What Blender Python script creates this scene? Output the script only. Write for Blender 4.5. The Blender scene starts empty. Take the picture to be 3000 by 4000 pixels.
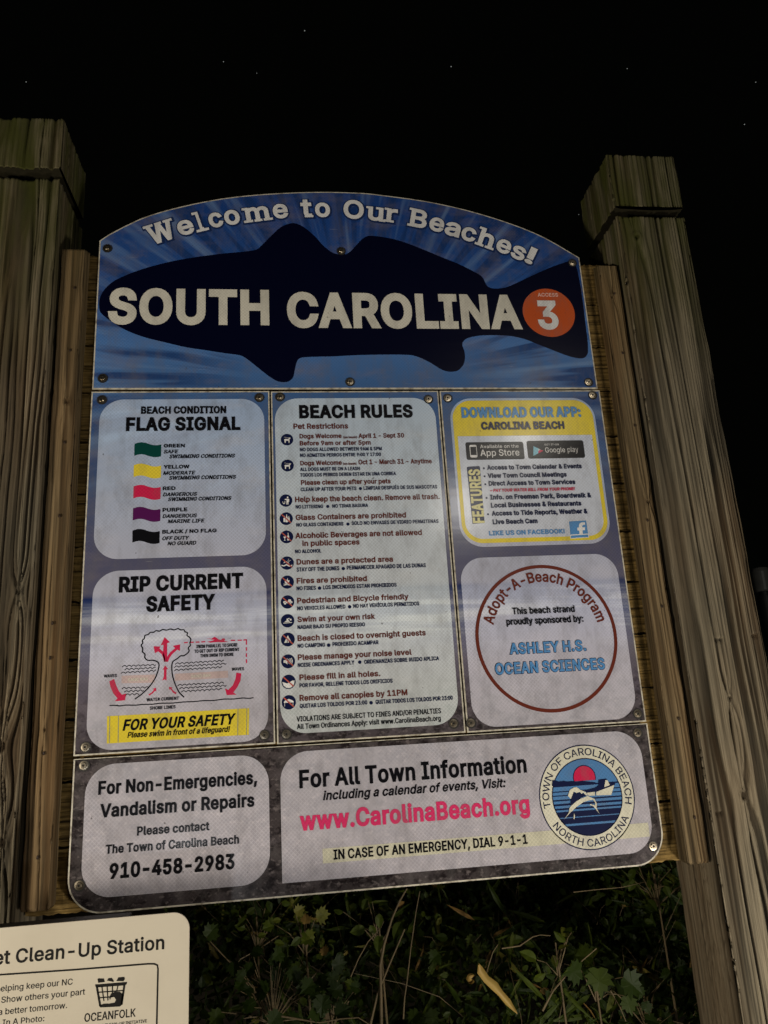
import bpy, bmesh, math, random
import numpy as np
from mathutils import Matrix, Vector, geometry
rnd = random.Random(7)
scn = bpy.context.scene
COL = scn.collection
# ------------------------------------------------------------------ camera
cd = bpy.data.cameras.new('camera'); cam = bpy.data.objects.new('camera', cd); COL.objects.link(cam)
right = Vector((0.99190302, -0.11416883, -0.05562266)); down = Vector((-0.02379162, 0.26317635, -0.96445434)); fwd = Vector((0.1247492, 0.95796852, 0.25832916))
M = Matrix((right, -down, -fwd)).transposed().to_4x4(); M.translation = (0.50557, -1.85095, 1.49909)
cam.matrix_world = M
cd.sensor_fit = 'VERTICAL'; cd.sensor_height = 24.0; cd.lens = 24.0*2900/4000
cd.clip_start = 0.02; cd.clip_end = 1000
scn.camera = cam
# ------------------------------------------------------------------ night sky
w = bpy.data.worlds.new('World'); scn.world = w; w.use_nodes = True
bg = w.node_tree.nodes['Background']; bg.inputs[0].default_value = (0.55, 0.62, 0.5, 1); bg.inputs[1].default_value = 0.001
# ------------------------------------------------------------------ lamps of the night (street and low lamps behind the viewer, two added side fills)
def lamp(name, loc, aim, size, power, colr, spread=180):
    l = bpy.data.lights.new(name, 'AREA'); l.shape = 'DISK'; l.size = size; l.energy = power; l.color = colr; l.spread = math.radians(spread)
    o = bpy.data.objects.new(name, l); COL.objects.link(o); o.location = loc
    o.rotation_euler = (Vector(aim)-Vector(loc)).to_track_quat('-Z', 'Y').to_euler()
    return o
lamp('right_low_fill', (2.05, -1.55, 0.32), (0.8, 0, 1.6), 0.35, 24, (1.0, 0.92, 0.80))  # added low fill at the right, brightens the lower sign; no fixture
lamp('left_warm_fill', (-1.55, -1.8, 1.12), (0.9, 0, 1.4), 0.30, 36, (1.0, 0.90, 0.74))  # added warm side fill at the left, rakes the posts and boards
lamp('low_lamp', (-0.06, -2.2, 0.73), (0.4, 0, 1.3), 0.13, 3.2, (0.95, 0.97, 1.0))
lamp('far_street_lamp', (2.2, -5.2, 3.45), (0.9, 0, 2.0), 0.16, 10, (1.0, 0.95, 0.86))
lamp('street_lamp', (2.96, -5.2, 4.20), (1.0, 0, 2.0), 0.20, 9, (1.0, 0.93, 0.82))
vs = scn.view_settings; vs.view_transform = 'Standard'; vs.look = 'None'; vs.exposure = 0.22; vs.gamma = 1.0
# ------------------------------------------------------------------ helpers
def tag(o, label=None, cat=None, group=None, kind=None):
    if label: o['label'] = label
    if cat: o['category'] = cat
    if group: o['group'] = group
    if kind: o['kind'] = kind
    return o
def thing(name, loc, label, cat, group=None):
    o = bpy.data.objects.new(name, None); COL.objects.link(o); o.location = loc; o.empty_display_size = .05
    return tag(o, label, cat, group)
def wloc(o):
    v = Vector((0, 0, 0))
    while o: v += o.location; o = o.parent
    return v
def link_mesh(name, me, mat, parent=None):
    """me is in world coordinates; moved into the parent's frame"""
    o = bpy.data.objects.new(name, me); COL.objects.link(o)
    if mat:
        me.materials.clear(); me.materials.append(mat)
    if parent is not None:
        v = wloc(parent); me.transform(Matrix.Translation(-v)); o.parent = parent
    return o
def pymesh(name, verts, faces, mat, parent=None, smooth=False):
    me = bpy.data.meshes.new(name); me.from_pydata([tuple(v) for v in verts], [], faces); me.update()
    if smooth: me.shade_smooth()
    return link_mesh(name, me, mat, parent)
class N:
    def __init__(s, name):
        s.m = bpy.data.materials.new(name); s.m.use_nodes = True; s.t = s.m.node_tree
        s.b = s.t.nodes['Principled BSDF']
    def n(s, typ, **kw):
        x = s.t.nodes.new(typ)
        for k, v in kw.items():
            if k.startswith('i_'):
                k = k[2:]; x.inputs[int(k) if k.isdigit() else k].default_value = v
            else: setattr(x, k, v)
        return x
    def l(s, a, b): s.t.links.new(a, b)
    def math(s, op, a, b=None, c=None, clamp=False):
        x = s.n('ShaderNodeMath', operation=op); x.use_clamp = clamp
        for i, v in enumerate((a, b, c)):
            if v is None: continue
            if hasattr(v, 'links'): s.l(v, x.inputs[i])
            else: x.inputs[i].default_value = v
        return x.outputs[0]
    def ramp(s, fac, stops, interp='LINEAR'):
        x = s.n('ShaderNodeValToRGB'); x.color_ramp.interpolation = interp
        e = x.color_ramp.elements
        while len(e) < len(stops): e.new(0.5)
        for i, (p, c) in enumerate(stops):
            e[i].position = p; e[i].color = (c if len(c) == 4 else (*c, 1)) if not isinstance(c, (int, float)) else (c, c, c, 1)
        s.l(fac, x.inputs[0]); return x.outputs[0]
    def mix(s, fac, a, b, typ='MIX'):
        x = s.n('ShaderNodeMix', data_type='RGBA', blend_type=typ)
        for sock, v in ((x.inputs[0], fac), (x.inputs[6], a), (x.inputs[7], b)):
            if hasattr(v, 'links'): s.l(v, sock)
            elif isinstance(v, (int, float)): sock.default_value = v
            else: sock.default_value = (*v, 1)
        return x.outputs[2]
    def noise(s, vec, scale, detail=3, rough=.55, dist=0.0):
        x = s.n('ShaderNodeTexNoise'); x.inputs['Scale'].default_value = scale; x.inputs['Detail'].default_value = detail
        x.inputs['Roughness'].default_value = rough; x.inputs['Distortion'].default_value = dist
        s.l(vec, x.inputs['Vector']); return x.outputs[0]
    def mapv(s, vec, sc=(1, 1, 1), loc=(0, 0, 0), rot=(0, 0, 0)):
        x = s.n('ShaderNodeMapping'); x.inputs['Scale'].default_value = sc; x.inputs['Location'].default_value = loc; x.inputs['Rotation'].default_value = rot
        s.l(vec, x.inputs['Vector']); return x.outputs[0]
    def pos(s): return s.n('ShaderNodeNewGeometry').outputs['Position']
    def out(s, col, rough=.5, bump=None, bs=.2, bd=.002, spec=.5, metal=0.0):
        if hasattr(col, 'links'): s.l(col, s.b.inputs['Base Color'])
        else: s.b.inputs['Base Color'].default_value = (*col, 1)
        if hasattr(rough, 'links'): s.l(rough, s.b.inputs['Roughness'])
        else: s.b.inputs['Roughness'].default_value = rough
        s.b.inputs['Metallic'].default_value = metal
        s.b.inputs['Specular IOR Level'].default_value = spec
        if bump is not None:
            x = s.n('ShaderNodeBump'); x.inputs['Strength'].default_value = bs; x.inputs['Distance'].default_value = bd
            s.l(bump, x.inputs['Height']); s.l(x.outputs[0], s.b.inputs['Normal'])
        return s.m
def sheet_surface(k, col):
    """faint prismatic honeycomb and warps of the reflective sheeting"""
    p = k.pos()
    sx = k.n('ShaderNodeSeparateXYZ'); k.l(p, sx.inputs[0]); cb = k.n('ShaderNodeCombineXYZ'); k.l(sx.outputs[0], cb.inputs[0]); k.l(sx.outputs[2], cb.inputs[1])
    v = k.n('ShaderNodeTexVoronoi', feature='DISTANCE_TO_EDGE', voronoi_dimensions='2D'); v.inputs['Scale'].default_value = 1.0; v.inputs['Randomness'].default_value = 0.06
    k.l(k.mapv(cb.outputs[0], (150, 150, 1), (.3, .1, 0), (0, 0, math.radians(45))), v.inputs['Vector'])
    edge = k.math('SMOOTH_MIN', v.outputs[0], .18, .1)
    warp = k.noise(k.mapv(p, (3, 1, 26)), 1.0, 2)
    patch = k.noise(k.mapv(p, (3.5, 1, 3.5), (4.2, 0, 1.3)), 1.0, 2)
    pm = k.ramp(patch, [(.34, .15), (.58, 1)])
    em = k.math('MULTIPLY', k.ramp(v.outputs[0], [(0.03, 1), (.17, 0)]), pm)
    dirt = k.noise(k.mapv(p, (22, 1, 9)), 1.0, 6, .7)
    if not (isinstance(col, tuple) and max(col) < .2):
        scr = k.noise(k.mapv(p, (16, 1, 420), (0, 0, 0), (0, math.radians(24), 0)), 1.0, 2, .5); sc2 = k.noise(k.mapv(p, (5, 1, 5), (9, 0, 4)), 1.0, 2)
        col = k.mix(k.math('MULTIPLY', k.math('MULTIPLY', k.ramp(scr, [(.70, 0), (.74, 1)]), k.ramp(sc2, [(.48, 0), (.6, 1)])), .30), col, (.72, .72, .74))
        spk = k.noise(k.mapv(p, (70, 1, 70)), 1.0, 3, .6); col = k.mix(k.math('MULTIPLY', k.ramp(spk, [(.69, 0), (.73, 1)]), .75), col, (.05, .045, .04))
        col = k.mix(k.math('MULTIPLY', em, .52), k.mix(1.0, col, (.97, .97, .97), 'MULTIPLY'), k.mix(1.0, col, (1.45, 1.45, 1.45), 'MULTIPLY'))
        col = k.mix(k.math('MULTIPLY', k.ramp(dirt, [(.46, 0), (.72, 1)]), .42), col, (.14, .13, .13))
    h = k.math('ADD', k.math('MULTIPLY', edge, .6), k.math('MULTIPLY', warp, 1.4))
    return col, h
def printcol(k, overlay=None, tint=(.66, .68, .82), amount=.50):
    p = k.pos(); sx = k.n('ShaderNodeSeparateXYZ'); k.l(p, sx.inputs[0]); X, Z = sx.outputs[0], sx.outputs[2]
    z = k.math('DIVIDE', k.math('SUBTRACT', Z, 1.10), 1.90)      # 1.10..3.00
    zz = lambda v: (v-1.10)/1.90
    base = k.ramp(z, [(zz(1.10), (.040, .033, .034)), (zz(1.42), (.058, .048, .050)), (zz(1.55), (.105, .090, .115)), (zz(1.66), (.125, .115, .165)),
                      (zz(1.93), (.080, .084, .150)), (zz(2.05), (.072, .098, .190)), (zz(2.33), (.050, .120, .290)), (zz(2.48), (.075, .180, .430)), (zz(2.62), (.030, .095, .310)), (zz(2.90), (.014, .055, .230))])
    # palm frond streaks radiating in the blue of the sky
    dx = k.math('SUBTRACT', X, .70); dz = k.math('SUBTRACT', Z, 2.36)
    an = k.math('ARCTAN2', dz, k.math('ABSOLUTE', dx)); rr = k.math('SQRT', k.math('ADD', k.math('MULTIPLY', dx, dx), k.math('MULTIPLY', dz, dz)))
    cv = k.n('ShaderNodeCombineXYZ'); k.l(k.math('MULTIPLY', an, 15.0), cv.inputs[0]); k.l(k.math('MULTIPLY', rr, 1.8), cv.inputs[1]); k.l(k.math('SIGN', dx), cv.inputs[2])
    st = k.noise(cv.outputs[0], 1.0, 2, .5)
    rm = k.ramp(rr, [(.28, 0), (.50, 1)]); zm = k.ramp(z, [(zz(1.95), 0), (zz(2.38), 1)])
    m1 = k.math('MULTIPLY', k.math('MULTIPLY', k.ramp(st, [(.50, 0), (.57, 1)]), rm), zm)
    m2 = k.math('MULTIPLY', k.math('MULTIPLY', k.ramp(st, [(.33, 1), (.45, 0)]), rm), zm)
    base = k.mix(k.math('MULTIPLY', m1, .85), base, (.012, .04, .15)); base = k.mix(k.math('MULTIPLY', m2, .40), base, (.22, .36, .60))
    # sea band with foam, below a dark horizon
    sea = k.ramp(z, [(zz(1.60), 0), (zz(1.68), .55), (zz(1.792), 1), (zz(1.803), 1), (zz(1.806), 0)])
    wv = k.noise(k.mapv(p, (2.2, 1, 34)), 1.0, 4, .6)
    deep = k.ramp(z, [(zz(1.66), (.17, .18, .28)), (zz(1.74), (.12, .15, .27)), (zz(1.80), (.010, .022, .10))])
    seac = k.mix(k.math('MULTIPLY', k.ramp(wv, [(.46, 0), (.62, 1)]), k.ramp(z, [(zz(1.63), .3), (zz(1.70), 1), (zz(1.775), .6), (zz(1.79), 0)])), deep, (.42, .45, .52))
    base = k.mix(sea, base, seac)
    # wet speckled sand
    sp = k.noise(k.mapv(p, (30, 1, 42)), 1.0, 5, .65); sm = k.ramp(z, [(zz(1.46), 1), (zz(1.60), 0)])
    base = k.mix(k.math('MULTIPLY', k.math('MULTIPLY', k.ramp(sp, [(.47, 0), (.56, 1)]), sm), .92), base, (.012, .009, .010))
    sp3 = k.noise(k.mapv(p, (60, 1, 90), (5, 0, 2)), 1.0, 4, .6); base = k.mix(k.math('MULTIPLY', k.math('MULTIPLY', k.ramp(sp3, [(.55, 0), (.66, 1)]), sm), .5), base, (.20, .17, .17))
    sp2 = k.noise(k.mapv(p, (7, 1, 16), (3, 0, 1)), 1.0, 4, .6)
    base = k.mix(k.math('MULTIPLY', k.ramp(sp2, [(.5, 0), (.7, 1)]), .35), base, (.20, .17, .19))
    if overlay: base = k.mix(1.0, base, (2.1, 2.1, 2.0), 'MULTIPLY')
    if overlay == 'fade': base = k.mix(amount, base, k.ramp(z, [(zz(1.25), (.76, .73, .82)), (zz(1.75), (.69, .71, .82)), (zz(2.25), (.60, .68, .78))]))
    elif overlay: base = k.mix(amount, base, tint)
    return base
def m_print(name, overlay=False, tint=(.66, .68, .82), amount=.50):
    k = N(name); c, h = sheet_surface(k, printcol(k, overlay, tint, amount))
    return k.out(c, .16, h, .14, .0012, .35)
def m_ink(name, colr, rough=.20):
    k = N(name); c, h = sheet_surface(k, colr)
    return k.out(c, rough, h, .14, .0012, .28)
MAT = dict(print=m_print('printed_sky_sea_sand'), overlay=m_print('pale_translucent_print', 'fade'), overlay_green=m_print('pale_greenish_print', True, (.70, .77, .78), .60),
    overlay_solid=m_print('pale_solid_print', True, (.62, .66, .74), .85), creamband=m_print('cream_band_print', True, (.70, .68, .52), .75),
    fish=m_ink('navy_fish_ink', (.0015, .0022, .014)), halo=m_ink('dark_blue_halo_ink', (.012, .028, .10)), cream=m_ink('cream_vinyl', (.62, .60, .52)), white=m_ink('white_ink', (.72, .72, .72)), black=m_ink('black_ink', (.006, .006, .008)),
    navy=m_ink('navy_ink', (.008, .012, .05)), maroon=m_ink('maroon_ink', (.11, .022, .014)), orange=m_ink('orange_ink', (.50, .085, .02)), pinkish=m_ink('faded_pink_ink', (.75, .45, .38)),
    red=m_ink('red_ink', (.55, .018, .075)), pink=m_ink('pink_ink', (.60, .035, .13)), green=m_ink('green_ink', (.004, .052, .045)), yellow=m_ink('yellow_ink', (.70, .56, .045)),
    purple=m_ink('purple_ink', (.085, .010, .085)), blue=m_ink('light_blue_ink', (.085, .25, .52)), sandbar=m_ink('sandbar_ink', (.52, .40, .40)), greyline=m_ink('grey_ink', (.30, .30, .22)),
    yellowpale=m_ink('pale_yellow_ink', (.66, .62, .28)), playcyan=m_ink('cyan_ink', (.20, .48, .62)), playpale=m_ink('pale_ink', (.6, .66, .68)), creamp=m_ink('cream_ink', (.64, .62, .50)),
    sealblue=m_ink('seal_blue_ink', (.075, .20, .42)), ringbrown=m_ink('brown_ink', (.13, .028, .018)))
k = N('pale_sheet_edge'); MAT['edge'] = k.out(k.mix(k.ramp(k.noise(k.mapv(k.pos(), (60, 60, 60)), 1.0, 4), [(.45, 0), (.7, 1)]), (.58, .54, .44), (.22, .19, .14)), .45)
k = N('brass_steel_bolt'); MAT['bolt'] = k.out(k.mix(k.noise(k.mapv(k.pos(), (160, 160, 160)), 1.0, 3), (.30, .24, .16), (.52, .47, .38)), .30, metal=1.0)
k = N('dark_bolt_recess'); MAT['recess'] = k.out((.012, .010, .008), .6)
k = N('pet_sign_plastic'); MAT['petwhite'] = k.out(k.mix(k.ramp(k.noise(k.mapv(k.pos(), (9, 9, 9)), 1.0, 5), [(.4, 0), (.8, 1)]), (.57, .515, .41), (.52, .465, .365)), .6, spec=.2)
k = N('matt_black_metal'); MAT['blackmetal'] = k.out(k.mix(k.noise(k.mapv(k.pos(), (40, 40, 40)), 1.0, 3), (.006, .006, .006), (.014, .014, .013)), .55)
k = N('nail_rust'); MAT['nail'] = k.out(k.mix(k.noise(k.mapv(k.pos(), (300, 300, 300)), 1.0, 2), (.010, .007, .005), (.05, .025, .012)), .6, metal=.3)

def m_wood(name, pale, dark, moss=0.0, warmth=.4):
    k = N(name); a = k.n('ShaderNodeAttribute', attribute_name='grain'); g = a.outputs['Fac']
    p = k.pos(); fine = k.noise(k.mapv(p, (330, 330, 6)), 1.0, 4, .6); blot = k.noise(k.mapv(p, (9, 9, 1.6)), 1.0, 4, .55)
    c = k.ramp(g, [(.0, tuple(v*.10 for v in dark)), (.25, dark), (.62, pale), (1.0, tuple(min(1, v*1.12) for v in pale))])
    c = k.mix(k.math('MULTIPLY', k.ramp(fine, [(.42, 1), (.58, 0)]), .45), c, tuple(v*.45 for v in dark))
    c = k.mix(k.math('MULTIPLY', k.ramp(blot, [(.42, 0), (.68, 1)]), .45), c, tuple(v*.55 for v in pale))
    warm = k.noise(k.mapv(p, (5, 5, 1.1), (7, 2, 3)), 1.0, 3)
    c = k.mix(k.math('MULTIPLY', k.ramp(warm, [(.45, 0), (.65, 1)]), warmth), c, (pale[0]*1.0, pale[1]*.72, pale[2]*.5))
    mid = k.noise(k.mapv(p, (120, 120, 2.6), (2, 5, 1)), 1.0, 4, .65); c = k.mix(k.math('MULTIPLY', k.ramp(mid, [(.34, 1), (.50, 0)]), .62), c, tuple(v*.55 for v in dark))
    if moss:
        sx = k.n('ShaderNodeSeparateXYZ'); k.l(p, sx.inputs[0])
        mz = k.ramp(k.math('DIVIDE', k.math('SUBTRACT', sx.outputs[2], 2.3), .8), [(0.05, 0), (.75, 1)])
        mn = k.ramp(k.noise(k.mapv(p, (16, 16, 3.5)), 1.0, 4, .6), [(.35, .25), (.62, 1)])
        c = k.mix(k.math('MULTIPLY', k.math('MULTIPLY', mz, mn), moss), c, (.052, .056, .010))
    h = k.math('ADD', k.math('MULTIPLY', fine, .5), k.noise(k.mapv(p, (120, 120, 14)), 1.0, 3))
    return k.out(c, .85, h, .8, .0018, .18)
MAT['post'] = m_wood('weathered_post_wood', (.262, .222, .152), (.030, .025, .016), .95, .25)
MAT['batten'] = m_wood('weathered_batten_wood', (.235, .172, .092), (.045, .031, .015), .35)
k = N('shade_dark_end_grain'); MAT['endgrain_shade'] = k.out(k.mix(k.noise(k.mapv(k.pos(), (90, 90, 90)), 1.0, 4), (.010, .009, .005), (.035, .030, .016)), .9, spec=.1)  # end grain darkened so the groove under the post cap looks shaded
k = N('rough_plank_wood'); p = k.pos()
g1 = k.noise(k.mapv(p, (5, 50, 150), (1, 0, 0)), 1.0, 5, .65); g2 = k.noise(k.mapv(p, (26, 26, 26)), 1.0, 4)
c = k.ramp(g1, [(.36, (.025, .015, .004)), (.5, (.22, .14, .042)), (.66, (.38, .255, .09))]); c = k.mix(k.math('MULTIPLY', k.ramp(g2, [(.5, 0), (.62, 1)]), .5), c, (.06, .038, .012))
MAT['plank'] = k.out(c, .8, g1, .9, .004, .2)

# ------------------------------------------------------------------ data of the printed signs: metres in the sign's own plane (x, z)
TEXT = [
 ('welcome','cream','SOUTH',0.0322,0.4602,2.535,0.1092,0.04,0,'H'),
 ('welcome','cream','CAROLINA',0.5085,1.1765,2.5282,0.1104,0.04,0,'H'),
 ('welcome','white','3',1.2235,1.2857,2.5285,0.0932,0.035,0,'H'),
 ('welcome','pinkish','ACCESS',1.2324,1.294,2.6344,0.0123,0.03,0,'H'),
 ('flags','black','BEACH CONDITION',0.1264,0.3435,2.2766,0.0209,0.044,0,'H'),
 ('flags','black','FLAG SIGNAL',0.0902,0.38,2.229,0.0385,0.045,0,'H'),
 ('flags','black','GREEN',0.1859,0.2386,2.1832,0.0098,0.045,0,'H'),
 ('flags','black','SAFE',0.1862,0.2227,2.167,0.0101,0.03,1,'H'),
 ('flags','black','SWIMMING CONDITIONS',0.2004,0.366,2.1534,0.0105,0.03,1,'H'),
 ('flags','black','YELLOW',0.1862,0.2511,2.1257,0.01,0.045,0,'H'),
 ('flags','black','MODERATE',0.1859,0.2658,2.1091,0.01,0.03,1,'H'),
 ('flags','black','SWIMMING CONDITIONS',0.2008,0.3683,2.0958,0.0103,0.03,1,'H'),
 ('flags','black','RED',0.1858,0.2172,2.0684,0.0098,0.045,0,'H'),
 ('flags','black','DANGEROUS',0.1865,0.2709,2.0522,0.0101,0.03,1,'H'),
 ('flags','black','SWIMMING CONDITIONS',0.1994,0.3563,2.0392,0.0101,0.03,1,'H'),
 ('flags','black','PURPLE',0.1864,0.2469,2.0118,0.01,0.045,0,'H'),
 ('flags','black','DANGEROUS',0.1867,0.2708,1.9954,0.01,0.03,1,'H'),
 ('flags','black','MARINE LIFE',0.1996,0.2898,1.9818,0.0099,0.03,1,'H'),
 ('flags','black','BLACK / NO FLAG',0.187,0.3198,1.9552,0.0099,0.045,0,'H'),
 ('flags','black','OFF DUTY',0.1873,0.253,1.9384,0.0098,0.03,1,'H'),
 ('flags','black','NO GUARD',0.2001,0.27,1.925,0.0098,0.03,1,'H'),
 ('flags','black','RIP CURRENT',0.0872,0.3844,1.8112,0.039,0.045,0,'H'),
 ('flags','black','SAFETY',0.1528,0.317,1.7612,0.0385,0.045,0,'H'),
 ('flags','black','SWIM PARALLEL TO SHORE',0.2724,0.3699,1.6692,0.0082,0.022,0,'H'),
 ('flags','black','TO GET OUT OF RIP CURRENT',0.2681,0.3743,1.6581,0.0081,0.022,0,'H'),
 ('flags','black','THEN SWIM TO SHORE',0.2822,0.3607,1.6471,0.0078,0.022,0,'H'),
 ('flags','black','WAVES',0.0607,0.09,1.6107,0.0073,0.022,0,'H'),
 ('flags','black','WAVES',0.3562,0.3852,1.612,0.0075,0.022,0,'H'),
 ('flags','black','WATER CURRENT',0.1594,0.2336,1.5512,0.0075,0.022,0,'H'),
 ('flags','black','SHORE LINES',0.1674,0.2258,1.5318,0.0075,0.022,0,'H'),
 ('flags','cream','SAND BAR',0.1157,0.162,1.5996,0.007,0.022,0,'H'),
 ('flags','cream','SAND BAR',0.2613,0.3071,1.6004,0.0071,0.022,0,'H'),
 ('flags','black','FOR YOUR SAFETY',0.1071,0.3661,1.488,0.0252,0.035,1,'H'),
 ('flags','black','Please swim in front of a lifeguard!',0.1184,0.3523,1.4716,0.0131,0.028,1,'H'),
 ('rules','black','BEACH RULES',0.5342,0.8402,2.2603,0.0386,0.046,0,'H'),
 ('rules','maroon','Pet Restrictions',0.5182,0.6631,2.2305,0.0155,0.029,0,'H'),
 ('rules','maroon','Dogs Welcome',0.5336,0.6445,2.2038,0.0129,0.029,0,'H'),
 ('rules','maroon','(on leash)',0.6494,0.6856,2.2027,0.0066,0.029,0,'H'),
 ('rules','maroon','April 1 - Sept 30',0.6895,0.8123,2.203,0.013,0.029,0,'H'),
 ('rules','maroon','Before 9am or after 5pm',0.5336,0.7212,2.184,0.0128,0.029,0,'H'),
 ('rules','navy','NO DOGS ALLOWED BETWEEN 9AM & 5PM',0.5335,0.7501,2.1678,0.01,0.027,0,'H'),
 ('rules','navy','NO ADMITEN PERROS ENTRE 9:00 Y 17:00',0.5334,0.7469,2.1518,0.0099,0.027,0,'H'),
 ('rules','maroon','Dogs Welcome',0.5336,0.642,2.1288,0.0129,0.029,0,'H'),
 ('rules','maroon','(on leash)',0.6455,0.6807,2.1284,0.0065,0.029,0,'H'),
 ('rules','maroon','Oct 1 - March 31 - Anytime',0.686,0.8826,2.1289,0.0134,0.029,0,'H'),
 ('rules','navy','ALL DOGS MUST BE ON A LEASH',0.5326,0.6888,2.1132,0.0098,0.027,0,'H'),
 ('rules','navy','TODOS LOS PERROS DEBEN ESTAR EN UNA CORREA',0.5322,0.7842,2.0976,0.0098,0.027,0,'H'),
 ('rules','maroon','Please clean up after your pets',0.5339,0.7686,2.0752,0.0134,0.029,0,'H'),
 ('rules','navy','CLEAN UP AFTER YOUR PETS',0.5326,0.6774,2.0584,0.01,0.027,0,'H'),
 ('rules','navy','LIMPIAR DESPUÉS DE SUS MASCOTAS',0.6961,0.8918,2.0586,0.0101,0.027,0,'H'),
 ('rules','maroon','Help keep the beach clean. Remove all trash.',0.5176,0.8963,2.0294,0.0148,0.029,0,'H'),
 ('rules','navy','NO LITTERING',0.5186,0.589,2.012,0.0095,0.027,0,'H'),
 ('rules','navy','NO TIRAR BASURA',0.6125,0.7057,2.0121,0.0096,0.027,0,'H'),
 ('rules','maroon','Glass Containers are prohibited',0.5179,0.8035,1.9814,0.0146,0.029,0,'H'),
 ('rules','navy','NO GLASS CONTAINERS',0.5191,0.6395,1.9642,0.0097,0.027,0,'H'),
 ('rules','navy','SOLO NO ENVASES DE VIDRIO PERMITENAS',0.6605,0.8883,1.9648,0.0098,0.027,0,'H'),
 ('rules','maroon','Alcoholic Beverages are not allowed',0.5158,0.8419,1.9334,0.015,0.029,0,'H'),
 ('rules','maroon','in public spaces',0.533,0.6787,1.913,0.0145,0.029,0,'H'),
 ('rules','navy','NO ALCOHOL',0.5141,0.5802,1.895,0.0095,0.027,0,'H'),
 ('rules','maroon','Dunes are a protected area',0.5174,0.7622,1.8656,0.0143,0.029,0,'H'),
 ('rules','navy','STAY OFF THE DUNES',0.517,0.6243,1.848,0.0105,0.027,0,'H'),
 ('rules','navy','PERMANECER APAGADO DE LAS DUNAS',0.6433,0.8464,1.8484,0.0106,0.027,0,'H'),
 ('rules','maroon','Fires are prohibited',0.5165,0.6926,1.8176,0.0141,0.029,0,'H'),
 ('rules','navy','NO FIRES',0.5158,0.5637,1.8006,0.01,0.027,0,'H'),
 ('rules','navy','LOS INCENDIOS ESTAN PROHIBIDOS',0.5817,0.7676,1.8008,0.0101,0.027,0,'H'),
 ('rules','maroon','Pedestrian and Bicycle friendly',0.5164,0.7964,1.7678,0.0142,0.029,0,'H'),
 ('rules','navy','NO VEHICLES ALLOWED',0.516,0.6355,1.7506,0.0099,0.027,0,'H'),
 ('rules','navy','NO HAY VEHÍCULOS PERMITIDOS',0.6548,0.8224,1.751,0.01,0.027,0,'H'),
 ('rules','maroon','Swim at your own risk',0.5158,0.7087,1.7216,0.0137,0.029,0,'H'),
 ('rules','navy','NADAR BAJO SU PROPIO RIESGO',0.5157,0.6824,1.7044,0.0098,0.027,0,'H'),
 ('rules','maroon','Beach is closed to overnight guests',0.515,0.8337,1.6752,0.0142,0.029,0,'H'),
 ('rules','navy','NO CAMPING',0.5146,0.5815,1.6589,0.0099,0.027,0,'H'),
 ('rules','navy','PROHIBIDO ACAMPAR',0.5999,0.7138,1.6589,0.01,0.027,0,'H'),
 ('rules','maroon','Please manage your noise level',0.5144,0.7949,1.6292,0.014,0.029,0,'H'),
 ('rules','navy','NOISE ORDINANCES APPLY',0.5137,0.6518,1.6128,0.0098,0.027,0,'H'),
 ('rules','navy','ORDENANZAS SOBRE RUIDO APLICA',0.6759,0.863,1.6127,0.0099,0.027,0,'H'),
 ('rules','maroon','Please fill in all holes.',0.5172,0.714,1.5814,0.0138,0.029,0,'H'),
 ('rules','navy','POR FAVOR, RELLENE TODOS LOS ORIFICIOS',0.5168,0.7434,1.5644,0.0097,0.027,0,'H'),
 ('rules','maroon','Remove all canopies by 11PM',0.5162,0.7781,1.5328,0.0142,0.029,0,'H'),
 ('rules','navy','QUITAR LOS TOLDOS POR 23:00',0.5161,0.6787,1.5164,0.0098,0.027,0,'H'),
 ('rules','navy','QUITAR TODOS LOS TOLDOS POR 23:00',0.699,0.8899,1.5158,0.01,0.027,0,'H'),
 ('rules','black','VIOLATIONS ARE SUBJECT TO FINES AND/OR PENALTIES',0.5079,0.8583,1.4856,0.012,0.018,0,'H'),
 ('rules','black','All Town Ordinances Apply: visit www.CarolinaBeach.org',0.5081,0.8563,1.4682,0.012,0.018,0,'H'),
 ('app','blue','DOWNLOAD OUR APP:',0.9751,1.3149,2.2577,0.0312,0.045,0,'H'),
 ('app','navy','CAROLINA BEACH',1.0266,1.2624,2.2226,0.023,0.045,0,'H'),
 ('app','white','Available on the',1.0181,1.1256,2.1696,0.0096,0.01,0,'H'),
 ('app','white','App Store',1.0171,1.1259,2.1472,0.0183,0.01,0,'H'),
 ('app','white','GET IT ON',1.1993,1.2394,2.175,0.005,0.01,0,'H'),
 ('app','white','Google',1.1992,1.2559,2.1548,0.0146,0.004,0,'H'),
 ('app','white','play',1.2629,1.2935,2.1548,0.0155,0,0,'H'),
 ('app','navy','Access to Town Calendar & Events',1.0317,1.2972,2.1075,0.0133,0.04,0,'H'),
 ('app','navy','View Town Council Meetings',1.0314,1.2517,2.0845,0.0132,0.04,0,'H'),
 ('app','navy','Direct Access to Town Services',1.0323,1.2733,2.0627,0.0135,0.04,0,'H'),
 ('app','navy','Info. on Freeman Park, Boardwalk &',1.0326,1.3134,2.0242,0.0137,0.04,0,'H'),
 ('app','navy','Local Businesses & Restaurants',1.0327,1.2824,2.002,0.0136,0.04,0,'H'),
 ('app','navy','Access to Tide Reports, Weather &',1.0323,1.2974,1.9797,0.0135,0.04,0,'H'),
 ('app','navy','Live Beach Cam',1.0331,1.1551,1.9564,0.0134,0.04,0,'H'),
 ('app','red','– PAY YOUR WATER BILL FROM YOUR PHONE!',1.034,1.2699,2.0454,0.0089,0.035,1,'H'),
 ('app','blue','LIKE US ON FACEBOOK!',1.0202,1.2265,1.9264,0.0126,0.035,0,'H'),
 ('app','black','This beach strand',1.0618,1.2277,1.7178,0.0174,0.025,0,'H'),
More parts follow.
